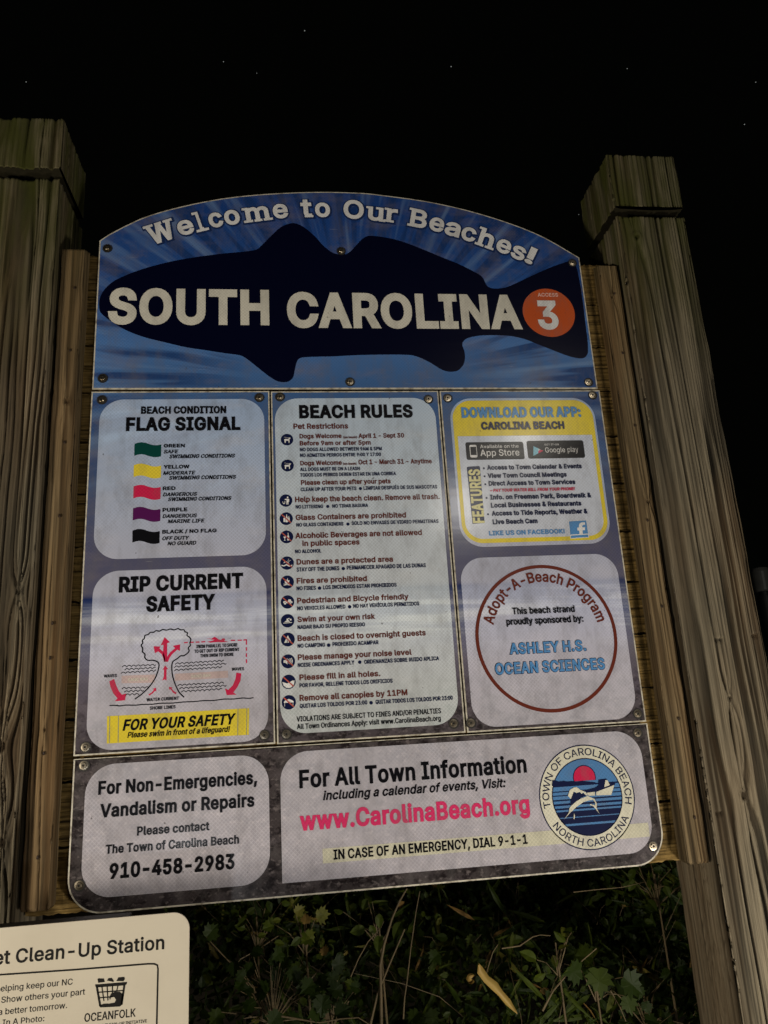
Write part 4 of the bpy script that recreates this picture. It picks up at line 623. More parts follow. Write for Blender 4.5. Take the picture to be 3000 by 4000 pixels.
# ------------------------------------------------------------------ wood: tubes of a rectangular section with relief grain
def vnoise(x, y, seed):
    xi = np.floor(x).astype(int); yi = np.floor(y).astype(int); xf = x-xi; yf = y-yi
    def h(a, b): 
        v = np.sin(a*127.1+b*311.7+seed*74.7)*43758.5453; return v-np.floor(v)
    u = xf*xf*(3-2*xf); v = yf*yf*(3-2*yf)
    return (h(xi, yi)*(1-u)+h(xi+1, yi)*u)*(1-v)+(h(xi, yi+1)*(1-u)+h(xi+1, yi+1)*u)*v
def ss(a, b, x): t = np.clip((x-a)/(b-a), 0, 1); return t*t*(3-2*t)
def grain(u, v, seed, knots, pitch=55.0, deep=1.0):
    """u across, v along (metres); returns relief 0 (crack) .. 1 and a colour value"""
    ph = u + .020*(vnoise(v*1.1+seed, u*4, seed+3)-.5) + .006*(vnoise(v*5, u*20, seed+4)-.5)
    kd = np.zeros_like(u)
    for (ku, kv, r) in knots:
        du, dv = u-ku, (v-kv)
        q = (du/r)**2+(dv/(r*2.6))**2
        ph = ph + np.sign(du+1e-9)*r*.95*np.exp(-q*.55)*np.where(np.abs(du) < r*.4, np.abs(du)/(r*.4), 1)
        kd = np.maximum(kd, np.exp(-((du/r)**2+(dv/(r*1.15))**2)*2.2))
    n1 = vnoise(ph*pitch, v*.55+seed*2, seed); n2 = vnoise(ph*pitch*2.3, v*1.2, seed+1); n3 = vnoise(ph*pitch*.35, v*.4, seed+2)
    rel = .55*n1+.3*n2+.15*n3
    cr = np.abs(vnoise(ph*pitch*.62, v*.5+4, seed+7)-.5); gate = ss(.46, .60, vnoise(ph*pitch*.3, v*1.3, seed+8))
    crack = (1-ss(.012, .095, cr))*ss(.30, .46, vnoise(ph*pitch*.3, v*.9, seed+8))
    cr2 = np.abs(vnoise(ph*pitch*1.15+3, v*.6, seed+17)-.5); crack = np.maximum(crack, .85*(1-ss(.02, .12, cr2))*ss(.42, .60, vnoise(ph*pitch*.22+7, v*.8, seed+18)))
    phs = 58*ph+420*np.maximum(0, ph-.085)**2+1.6*vnoise(ph*22, v*.7, seed+31)
    val = (1-np.abs(np.sin(np.pi*phs)))**2.2*ss(.18, .5, vnoise(ph*34+2, v*1.1, seed+33))
    g = np.clip(.14+1.2*(rel-.16), 0, 1)*(1-.68*val*deep)*(1-.97*crack*deep)
    relief = .45*rel - .95*crack*deep - .45*val*deep
    kin = ss(.62, .80, kd)
    g = g*(1-.82*kin); relief = relief-.5*kin + .35*ss(.25, .5, kd)*(1-kin)
    for (ku, kv, kw) in NICKS.get(seed, ()):
        cut = (np.abs(u-ku) < kw)*(v < kv)*(v > kv-.006); below = (np.abs(u-ku) < kw*.85)*(v <= kv-.006)*np.exp(-np.maximum(0, kv-v)/.16)
        relief = relief-.9*cut-.35*below; g = g*(1-.95*cut)*(1-.35*below)
    return relief, g
NICKS = {23: [(.098, 1.628, .010), (.197, 1.634, .010), (.024, 1.222, .010)]}
def timber(name, x0, x1, y0, y1, zs, insets, seed, mat, parent, amp, knots_f=(), knots_s=(), nf=100, nsd=70, pitch=55.0, r=.006, deep=1.0, slope=0.0):
    """vertical timber; zs rows with insets; front is y0, faces the viewer"""
    W, D = x1-x0, y1-y0
    per = []                                   # (x, y, nx, ny, u)
    for i in range(nf): t = i/nf; per.append((x0+W*t, y0, 0, -1, W*t))
    for i in range(nsd): t = i/nsd; per.append((x1, y0+D*t, 1, 0, W+D*t))
    nb = 8
    for i in range(nb): t = i/nb; per.append((x1-W*t, y1, 0, 1, W+D+W*t))
    for i in range(nsd): t = i/nsd; per.append((x0, y1-D*t, -1, 0, W+D+W+D*t))
    A = np.array(per); n = len(A); cx, cy = (x0+x1)/2, (y0+y1)/2
    zs = np.array(zs); U, V = np.meshgrid(A[:, 4], zs)
    side = U > W
    rel, g = grain(U, V, seed, [(ku, kv, kr) for ku, kv, kr in knots_f]+[(W+ku, kv, kr) for ku, kv, kr in knots_s], pitch, deep)
    wr, wg = grain(U*1.7+.4, V, seed+21, [(1.7*(W+ku)+.4, kv, kr) for ku, kv, kr in knots_s], pitch, deep*.5)
    rel = np.where(side, wr, rel); g = np.where(side, wg, g)
    X = np.repeat(A[None, :, 0], len(zs), 0); Y = np.repeat(A[None, :, 1], len(zs), 0)
    ins = np.array(insets)[:, None]
    sx = np.sign(X-cx); sy = np.sign(Y-cy)
    # rounded arrises
    ex = np.minimum(X-x0, x1-X); ey = np.minimum(Y-y0, y1-Y); e = np.maximum(ex, ey); rnd_ = np.clip(1-e/r, 0, 1)**2*r*.45
    wob = (vnoise(V*14, U*0+1, seed+5)-.5)*.004*(np.clip(1-e/.02, 0, 1))
    disp = amp*(rel-.45)-rnd_+wob
    X2 = X+A[None, :, 2]*disp; Y2 = Y+A[None, :, 3]*disp
    X2 = X2-sx*np.minimum(ins, np.abs(X2-cx)*.95)*(np.abs(X-cx) > W*.5-.03-ins*0)*np.clip((np.abs(X2-cx)-(W/2-.045))/.045, 0, 1)
    Y2 = Y2-sy*np.minimum(ins, np.abs(Y2-cy)*.95)*np.clip((np.abs(Y2-cy)-(D/2-.045))/.045, 0, 1)
    Zc = V.copy()
    if slope: Zc = np.where(V > zs[-1]-.05, V+slope*(Y2-y0)*np.clip((V-(zs[-1]-.05))/.05, 0, 1), V)
    verts = np.stack([X2, Y2, Zc], -1).reshape(-1, 3)
    m = len(zs); faces = []
    for j in range(m-1):
        b = j*n
        for i in range(n): i2 = (i+1) % n; faces.append((b+i, b+i2, b+n+i2, b+n+i))
    faces.append(tuple(range((m-1)*n, m*n))); faces.append(tuple(range(n-1, -1, -1)))
    me = bpy.data.meshes.new(name); me.from_pydata(verts.tolist(), [], faces); me.update()
    at = me.attributes.new('grain', 'FLOAT', 'POINT'); at.data.foreach_set('value', g.reshape(-1).astype(np.float32))
    me.shade_smooth()
    ob = link_mesh(name, me, mat, parent); me.materials.append(MAT['endgrain_shade'])
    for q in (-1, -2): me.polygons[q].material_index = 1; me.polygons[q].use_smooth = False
    return ob
def rows(z0, z1, dense0, step): return [z0]+list(np.arange(dense0, z1, step))+[z1]
def post(label, x0, x1, top, gz0, gz1, seed, kf, ks):
    t = thing('wooden_post', ((x0+x1)/2, .05, 0), label, 'post', 'wooden posts holding the sign')
    zs = rows(0, gz0-.002, .6, .006); 
    timber('shaft', x0, x1, -.06, .16, zs, [0.0]*len(zs), seed, MAT['post'], t, .0105, kf, ks, 120, 90, 46.0, .008)
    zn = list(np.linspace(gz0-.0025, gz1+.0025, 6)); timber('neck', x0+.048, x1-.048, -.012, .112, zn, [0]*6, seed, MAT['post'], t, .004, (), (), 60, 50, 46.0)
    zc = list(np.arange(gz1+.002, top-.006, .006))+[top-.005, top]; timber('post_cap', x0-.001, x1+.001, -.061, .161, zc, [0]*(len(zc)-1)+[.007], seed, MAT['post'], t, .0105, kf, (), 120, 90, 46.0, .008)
    return t
post('thick weathered wooden post at the left, cut off by the photo edge', -.312, -.092, 3.14, 2.942, 2.972, 11, [(.186, 1.813, .016), (.172, 1.47, .028), (.19, 1.27, .020), (.06, 1.30, .025)], [(.10, 2.4, .02)])
post('thick weathered wooden post at the right of the sign, mossy on top', 1.479, 1.698, 3.092, 2.874, 2.903, 23, [(.055, 2.805, .020), (.093, 1.253, .020), (.10, 1.48, .012)], [])
def nails(t, pts, y, r=.004):
    for x, z in pts:
        bm = bmesh.new(); ret = bmesh.ops.create_icosphere(bm, subdivisions=1, radius=r)
        for v in bm.verts: v.co = Vector((v.co.x*.8+x, v.co.y*.5+y, v.co.z*1.25+z))
        me = bpy.data.meshes.new('nail'); bm.to_mesh(me); bm.free(); link_mesh('nail', me, MAT['nail'], t)
t = thing('batten', (-.056, 0, 1.13), 'narrow upright batten between the left post and the sign panels', 'batten', 'upright battens beside the sign')
zs = rows(1.128, 2.742, 1.134, .006); timber('timber', -.087, -.026, -.03, .0195, zs, [.003]+[0]*(len(zs)-1), 5, MAT['batten'], t, .006, [(.037, 2.30, .016), (.03, 1.5, .008)], [(.02, 2.31, .014)], 44, 36, 70.0, .005, .7, .45)
nails(t, [(-.048, 2.625), (-.050, 2.443), (-.05, 2.19), (-.052, 2.00), (-.053, 1.74), (-.054, 1.66), (-.055, 1.45), (-.055, 1.235)], -.031)
t = thing('batten', (1.448, 0, 1.11), 'narrow upright batten between the sign panels and the right post', 'batten', 'upright battens beside the sign')
zs = rows(1.107, 2.722, 1.113, .006); timber('timber', 1.419, 1.4765, -.03, .0195, zs, [.003]+[0]*(len(zs)-1), 37, MAT['batten'], t, .006, [(.025, 2.62, .010), (.04, 2.0, .012)], [], 44, 36, 70.0, .005, .7, .45)
nails(t, [(1.452, 2.63), (1.450, 2.44), (1.453, 2.22), (1.448, 1.95), (1.452, 1.72), (1.45, 1.44), (1.453, 1.21)], -.031)
# planks behind the panels
PL = ['topmost', 'second', 'third', 'fourth', 'fifth', 'sixth', 'seventh', 'eighth', 'ninth', 'tenth', 'eleventh', 'lowest']
H = (2.757-1.103)/12
for i in range(12):
    z1 = 2.757-H*i; z0 = z1-H+.006
    t = thing('backing_plank', (.69, .035, z0), PL[i]+' rough horizontal plank counting down behind the sign, seen in the gaps beside the battens', 'plank', 'horizontal planks behind the sign')
    bm = bmesh.new(); nx = 160
    ring = []
    for j in range(nx+1):
        x = -.090+(1.477+.090)*j/nx; e0 = rnd.uniform(-.0022, .0022); e1 = rnd.uniform(-.0022, .0022); yy = .021+rnd.uniform(0, .0025)
        ring.append([bm.verts.new((x, yy, z0+e0)), bm.verts.new((x, .058, z0+e0)), bm.verts.new((x, .058, z1+e1)), bm.verts.new((x, yy, z1+e1))])
    for a, b in zip(ring, ring[1:]):
        for q in range(4): bm.faces.new((a[q], a[(q+1) % 4], b[(q+1) % 4], b[q]))
    bm.faces.new(ring[0]); bm.faces.new(ring[-1][::-1]); bmesh.ops.recalc_face_normals(bm, faces=bm.faces)
    me = bpy.data.meshes.new('board'); bm.to_mesh(me); bm.free(); link_mesh('board', me, MAT['plank'], t)

# ------------------------------------------------------------------ printed sign panels
LAY = .00035
def catmull(pts, n=6, closed=True):
    P = [np.array(p) for p in pts]; out = []; m = len(P)
    for i in range(m if closed else m-1):
        if closed: a, b, c, d = P[i-1], P[i], P[(i+1) % m], P[(i+2) % m]
        else: a, b, c, d = P[max(i-1, 0)], P[i], P[i+1], P[min(i+2, m-1)]
        for j in range(n):
            t = j/n; out.append(tuple(.5*((2*b)+(c-a)*t+(2*a-5*b+4*c-d)*t*t+(3*b-a-3*c+d)*t**3)))
    if not closed: out.append(tuple(P[-1]))
    return out
def slab(name, pts, y, th, mat, parent):
    """flat shape from an outline (x, z); front at y, thickness th backwards"""
    bm = bmesh.new(); f = [bm.verts.new((x, y, z)) for x, z in pts]
    face = bm.faces.new(f); face.normal_update()
    if face.normal.y > 0: face.normal_flip()
    if th:
        b = [bm.verts.new((x, y+th, z)) for x, z in pts]; n = len(f)
        for i in range(n): bm.faces.new((f[i], f[(i+1) % n], b[(i+1) % n], b[i]))
        bm.faces.new(b)
    bmesh.ops.triangulate(bm, faces=[q for q in bm.faces if len(q.verts) > 4]); 
    if th: bmesh.ops.recalc_face_normals(bm, faces=bm.faces)
    me = bpy.data.meshes.new(name); bm.to_mesh(me); bm.free(); return link_mesh(name, me, mat, parent)
def rrect(x0, x1, z0, z1, r, c=(1, 1, 1, 1)):
    """corners tl tr bl br"""
    pts = []
    for (cx, cz, a0, on) in ((x1-r, z1-r, 0, c[1]), (x0+r, z1-r, 90, c[0]), (x0+r, z0+r, 180, c[2]), (x1-r, z0+r, 270, c[3])):
        rr = r if on else .0005; sx = 1 if cx > (x0+x1)/2 else -1; sz = 1 if cz > (z0+z1)/2 else -1
        ccx = (x1-rr if sx > 0 else x0+rr); ccz = (z1-rr if sz > 0 else z0+rr)
        for i in range(13 if on else 2):
            a = math.radians(a0+90*i/(12 if on else 1)); pts.append((ccx+rr*math.cos(a), ccz+rr*math.sin(a)))
    return pts
def inset(pts, d):
    n = len(pts); out = []; cxm = sum(p[0] for p in pts)/n; czm = sum(p[1] for p in pts)/n
    ar = sum(pts[i][0]*pts[(i+1) % n][1]-pts[(i+1) % n][0]*pts[i][1] for i in range(n)); s = 1 if ar > 0 else -1
    for i in range(n):
        a, b, c = Vector(pts[i-1]), Vector(pts[i]), Vector(pts[(i+1) % n]); e1 = (b-a).normalized(); e2 = (c-b).normalized()
        n1 = Vector((-e1.y, e1.x))*s; n2 = Vector((-e2.y, e2.x))*s; m = (n1+n2); k_ = max(.3, 1+n1.dot(n2)); m = m/k_
        out.append((b.x+m.x*d, b.y+m.y*d))
    return out
top_out = [(.0015, 2.3475), (1.3755, 2.3445), (1.3755, ARC[-1][1])]+[(p[0], p[1]) for p in catmull(ARC, 3, False)[::-1][1:-1]]+[(.0015, ARC[0][1])]
PAN = {}
def panel(key, pts, label):
    t = thing('sign_panel', (sum(p[0] for p in pts)/len(pts), 0, min(p[1] for p in pts)), label, 'sign', 'printed panels of the beach sign')
    slab('sign_plate', pts, .0, .0035, MAT['edge'], t)
    slab('printed_sheet', inset(pts, .0034), -.0004, 0, MAT['print'], t)
    PAN[key] = t
panel('welcome', top_out, 'arched blue welcome panel with a dark fish silhouette and large cream street name')
panel('flags', [(.0005, 1.4385), (.4565, 1.4385), (.4565, 2.3405), (.0005, 2.3405)], 'tall left panel showing beach flag colours above a rip current safety diagram')
panel('rules', [(.4610, 1.4370), (.9155, 1.4370), (.9155, 2.3392), (.4610, 2.3392)], 'tall middle panel listing the beach rules beside round dark icons')
panel('app', [(.9200, 1.4365), (1.3800, 1.4365), (1.3800, 2.3392), (.9200, 2.3392)], 'tall right panel with a yellow framed app advert above a brown ring')
panel('contact', rrect(.0015, 1.3815, 1.1075, 1.4320, .075, (0, 0, 1, 1)), 'wide bottom panel with phone number, web address and round town seal')
# pet sign in front of the left post
PX1, PZ1, PY = PET
t = thing('pet_station_sign', (PX1-.26, PY, PZ1-.45), 'cream pet clean-up station sign with black lettering in the lower left foreground', 'sign')
slab('sign_board', rrect(PX1-.52, PX1, PZ1-.45, PZ1, .030), PY, .004, MAT['petwhite'], t)
slab('backing_plate', rrect(PX1-.53, PX1-.115, PZ1-.45, PZ1-.006, .004), PY+.012, .05, MAT['blackmetal'], t)
bm = bmesh.new(); bmesh.ops.create_cube(bm, size=1.0)
for v in bm.verts: v.co = Vector((v.co.x*.06+PX1-.30, v.co.y*.06+PY+.095, (v.co.z+.5)*(PZ1-.06)))
bmesh.ops.bevel(bm, geom=bm.edges[:], offset=.006, segments=2, affect='EDGES'); me = bpy.data.meshes.new('sign_pole'); bm.to_mesh(me); bm.free(); link_mesh('sign_pole', me, MAT['blackmetal'], t)
PAN['pet'] = t
k = N('matt_black_print'); MAT['petblack'] = k.out((.010, .009, .008), .6, spec=.15)
BASEY = {k_: 0.0-.0004 for k_ in PAN}; BASEY['pet'] = PY
for (pan, mat, name, x0, x1, z0, z1, r, lay, c) in BOX: slab(name, rrect(x0, x1, z0, z1, r, c), BASEY[pan]-LAY*lay, 0, MAT[mat], PAN[pan])
for (pan, mat, name, pts, lay, sm) in POLY: slab(name, catmull(pts, 5) if sm else pts, BASEY[pan]-LAY*lay, 0, MAT[mat], PAN[pan])
def circle(cx, cz, r, n=48): return [(cx+r*math.cos(2*math.pi*i/n), cz+r*math.sin(2*math.pi*i/n)) for i in range(n)]
for (pan, mat, name, x, z, r, lay) in DISC: slab(name, circle(x, z, r, 64 if r > .02 else 16), BASEY[pan]-LAY*lay, 0, MAT[mat], PAN[pan])
def ribbon(name, pts, wd, y, mat, parent, closed=False):
    vs_, fs = [], []; n = len(pts)
    for i in range(n):
        a = Vector(pts[i-1] if (i or closed) else pts[0]); b = Vector(pts[(i+1) % n] if (i < n-1 or closed) else pts[-1]); d = (b-a).normalized(); m = Vector((-d.y, d.x))*wd/2
        vs_ += [(pts[i][0]+m.x, y, pts[i][1]+m.y), (pts[i][0]-m.x, y, pts[i][1]-m.y)]
    for i in range(n if closed else n-1): j = (i+1) % n; fs.append((2*i, 2*i+1, 2*j+1, 2*j))
    return pymesh(name, vs_, fs, mat, parent)
for (pan, mat, name, pts, wd, lay, sm) in LINE: ribbon(name, catmull(pts, 4, False) if sm else pts, wd, BASEY[pan]-LAY*lay, MAT[mat], PAN[pan])
cx, cz, R = RING; ribbon('brown_ring', circle(cx, cz, R-.0042, 96), .0088, BASEY['app']-LAY*2, MAT['ringbrown'], PAN['app'], True)
# ---- lettering: outlines decoded from GLYPH, fitted and thickened for each line, filled, then kept as plain meshes
def area2(q): return float((q[:, 0]*np.roll(q[:, 1], -1)-np.roll(q[:, 0], -1)*q[:, 1]).sum())
GL = {c_: (ad/1000, [np.array(q, dtype=float).reshape(-1, 2)/1000 for q in body]) for c_, (ad, body) in GLYPH.items()}
SGN = 1 if area2(GL['I'][1][0]) > 0 else -1
HC = .5087
def polys(s):
    x = 0.0; out = []
    for c_ in s:
        if c_ == ' ': x += .178; continue
        ad, sp = GL[c_]; out += [q+np.array([x, 0]) for q in sp]; x += ad
    return out
def natw(s): P = polys(s); return max(q[:, 0].max() for q in P)-min(q[:, 0].min() for q in P)
def grow(q, d):
    a = q-np.roll(q, 1, 0); b = np.roll(q, -1, 0)-q
    a = a/np.maximum(1e-9, np.hypot(a[:, 0], a[:, 1]))[:, None]; b = b/np.maximum(1e-9, np.hypot(b[:, 0], b[:, 1]))[:, None]
    na = np.stack([-a[:, 1], a[:, 0]], 1); nb = np.stack([-b[:, 1], b[:, 0]], 1); k_ = np.maximum(.45, 1+(na*nb).sum(1))
    return q+(na+nb)/k_[:, None]*d
BOLD = .85
TRK = 1.0
def room(s, off): n_ = len(s.replace(' ', '')); return TRK*off*BOLD*(n_-1+.5*(len(s)-n_))+2*off*BOLD
CACHE = {}
def filled(c_, aspect, off):
    """one letter, thickened and triangulated; everything the outlines wind around is ink"""
    key = (c_, round(aspect, 3), round(off, 4))
    if key in CACHE: return CACHE[key]
    cs = [grow(q*np.array([aspect, 1]), off*(-SGN)) for q in GL[c_][1]]
    pv, pe = [], []
    for q in cs:
        n0 = len(pv); pv += [Vector(v) for v in q]; pe += [(n0+i, n0+(i+1) % len(q)) for i in range(len(q))]
    r_ = geometry.delaunay_2d_cdt(pv, pe, [], 0, 1e-6); V = np.array([tuple(v) for v in r_[0]]); T_ = np.array(r_[2])
    cen = V[T_].mean(1); wn = np.zeros(len(cen))
    for q in cs:
        d = q[None, :, :]-cen[:, None, :]; an = np.arctan2(d[:, :, 1], d[:, :, 0]); da = np.roll(an, -1, 1)-an; da = (da+np.pi) % (2*np.pi)-np.pi; wn += da.sum(1)/(2*np.pi)
    T_ = T_[np.abs(wn) > .5]; CACHE[key] = (V, T_); return CACHE[key]
def job(s, off, fn, aspect=1.0):
    off *= BOLD; x = 0.0; vv, ff, par_ = [], [], []; n0 = 0
    for i, c_ in enumerate(s):
        if c_ == ' ': x += .178*aspect+TRK*off*.5; continue
        V, T_ = filled(c_, aspect, off); vv.append(V+np.array([x, 0])); ff += [tuple(int(j)+n0 for j in t_) for t_ in T_]; par_ += [i % 2]*len(V); n0 += len(V); x += GL[c_][0]*aspect+TRK*off
    V = np.concatenate(vv); r_ = fn(V); name, out, mat, par = r_[:4]; out[:, 1] -= np.array(par_)*.00002; out = out.tolist()
    if len(r_) > 4:
        for q in r_[4]: ff.append(tuple(range(len(out), len(out)+4))); out += q.tolist()
    pymesh(name, out, ff, mat, par)
def plain(pan, mat, x0, x1, zb, cap, it, lay, off=0.0):
    def fn(V):
        h = HC+2*off*BOLD; sz = cap/h; X = V[:, 0].copy()
        if it: X = X+V[:, 1]*.21
        sx = (x1-x0)/(X.max()-X.min()); out = np.zeros((len(V), 3)); out[:, 0] = x0+(X-X.min())*sx; out[:, 1] = BASEY[pan]-LAY*lay; out[:, 2] = zb+(V[:, 1]+off*BOLD)*sz
        return ('lettering', out, MAT[mat], PAN[pan])
    return fn
for (pan, mat, s, x0, x1, zb, cap, wt, it, ref) in TEXT:
    asp = ((x1-x0)*(HC+2*wt*BOLD)/cap-room(s, wt)-(.1 if it else 0))/natw(s)
    lay = 7 if pan == 'app' else (1 if pan == 'pet' else 4)
    if pan == 'app' and s.isupper() and (s.startswith('ASHLEY') or s.startswith('OCEAN')):
        e = .0013; job(s, wt+.022, plain(pan, 'navy', x0-e, x1+e, zb-e, cap+2*e, it, 3, wt+.022), asp)
    job(s, wt, plain(pan, mat, x0, x1, zb, cap, it, lay, wt), asp)
def arc_text(pan, mat, s, off, cx, cz, rb, cap, a0, a1, lay, inward=False):
    def fn(V):
        sz = cap/HC; t_ = (V[:, 0]-V[:, 0].min())/(V[:, 0].max()-V[:, 0].min()); a = a0+(a1-a0)*t_
        r = rb+(-V[:, 1] if inward else V[:, 1])*sz
        out = np.zeros((len(V), 3)); out[:, 0] = cx+np.sin(a)*r; out[:, 1] = BASEY[pan]-LAY*lay; out[:, 2] = cz+np.cos(a)*r
        return ('lettering', out, MAT[mat], PAN[pan])
    job(s, off, fn, (abs(a1-a0)*(rb+cap*.4)*HC/cap-room(s, off))/natw(s))
arc_text('app', 'ringbrown', 'Adopt-A-Beach Program', .025, cx, cz, .1425, .0260, -1.318, 1.352, 4)
scx, scz, sR, sI = SEAL
arc_text('contact', 'navy', 'TOWN OF CAROLINA BEACH', .004, scx, scz, .0955, .0165, -1.76, 1.80, 5)
arc_text('contact', 'navy', 'NORTH CAROLINA', .004, scx, scz, .1120, .0165, -2.08-.06, -2*math.pi+2.06+.02, 5, True)
for (pan, mat, s, bx, bz, tx, tz, rx, rz) in VTEXT:
    def fn(V, pan=pan, mat=mat, bz=bz, tz=tz, tx=tx, rx=rx):
        L = tz-bz; t_ = (V[:, 0]-V[:, 0].min())/(V[:, 0].max()-V[:, 0].min()); hh = HC; wdt = rx-tx
        out = np.zeros((len(V), 3)); out[:, 2] = bz+L*t_; out[:, 0] = rx-(V[:, 1]/hh)*wdt+.0; out[:, 1] = BASEY[pan]-LAY*5
        return ('lettering', out, MAT[mat], PAN[pan])
    job(s, .035, fn, ((tz-bz)*HC/(rx-tx)-room(s, .035))/natw(s))
# slab-serif letters of the welcome line: sans outline plus slabs (x0, x1, y0, y1 in letter widths / heights)
b_ = .12
SER = {'W': [(0, .34, 1-b_, 1), (.40, .64, 1-b_, 1), (.70, 1.02, 1-b_, 1)], 'l': [(.02, .5, 1-b_, 1), (-.04, 1.04, 0, b_)], 'm': [(-.01, .2, 1-.15, 1), (-.01, .31, 0, .15), (.36, .64, 0, .15), (.69, 1.01, 0, .15)],
       't': [(.30, 1.0, 0, .11)], 'u': [(-.02, .3, 1-.15, 1), (.5, .8, 1-.15, 1), (.7, 1.03, 0, .15)], 'r': [(-.02, .3, 1-.15, 1), (-.02, .72, 0, .15)], 'B': [(0, .4, 0, b_), (0, .4, 1-b_, 1)],
       'h': [(-.02, .3, 1-b_, 1), (-.02, .46, 0, b_), (.54, 1.03, 0, b_)]}
CORE = {'W': (.05, .95), 'l': (.30, .70), 'm': (.09, .91), 't': (.03, .97), 'u': (.10, .90), 'r': (.17, .95), 'B': (.12, 1.0), 'h': (.11, .91)}
wcx, wcz, wR = WARC
for (ch, lx, lz, lw, lh) in WEL:
    outline = np.concatenate(GL[ch][1]); tall = outline[:, 1].max()-outline[:, 1].min(); wide = outline[:, 0].max()-outline[:, 0].min()
    c0_, c1_ = CORE.get(ch, (0, 1)); asp = .93*lw*(c1_-c0_)/wide/(lh/tall)
    if ch == '!': asp = .9
    for halo in (1, 0):
        def fn(V, ch=ch, lx=lx, lz=lz, lw=lw, lh=lh, halo=halo):
            a = math.atan2(lx-wcx, lz-wcz); x = V[:, 0]; y = V[:, 1]; e = .0042*halo
            wd = lw/max(.75, math.cos(a))*.93; c0_, c1_ = CORE.get(ch, (0, 1)); cw = wd*(c1_-c0_); cm = wd*((c0_+c1_)/2-.5)
            nx = (x-x.min())/(x.max()-x.min())-.5; ny = (y-y.min())/(y.max()-y.min())
            def place(px_, py_, dy):
                out = np.zeros((len(px_), 3)); px_ = px_+.0012*halo; py_ = py_-.0016*halo
                out[:, 0] = lx+px_*math.cos(a)+py_*math.sin(a); out[:, 2] = lz-px_*math.sin(a)+py_*math.cos(a); out[:, 1] = BASEY['welcome']-LAY*dy; return out
            extra = [];  d0 = 2.4 if halo else 3.4
            for q, (u0, u1, v0, v1) in enumerate(SER.get(ch, [])):
                extra.append(place(np.array([u0*wd-wd/2-e, u1*wd-wd/2+e, u1*wd-wd/2+e, u0*wd-wd/2-e]), np.array([v0*lh-e, v0*lh-e, v1*lh+e, v1*lh+e]), d0+.2+.04*q))
            return ('letter_halo' if halo else 'lettering', place(cm+nx*(cw+2*e), ny*(lh+2*e)-e, d0), MAT['halo' if halo else 'white'], PAN['welcome'], extra)
        job(ch, .030+.055*halo, fn, asp)
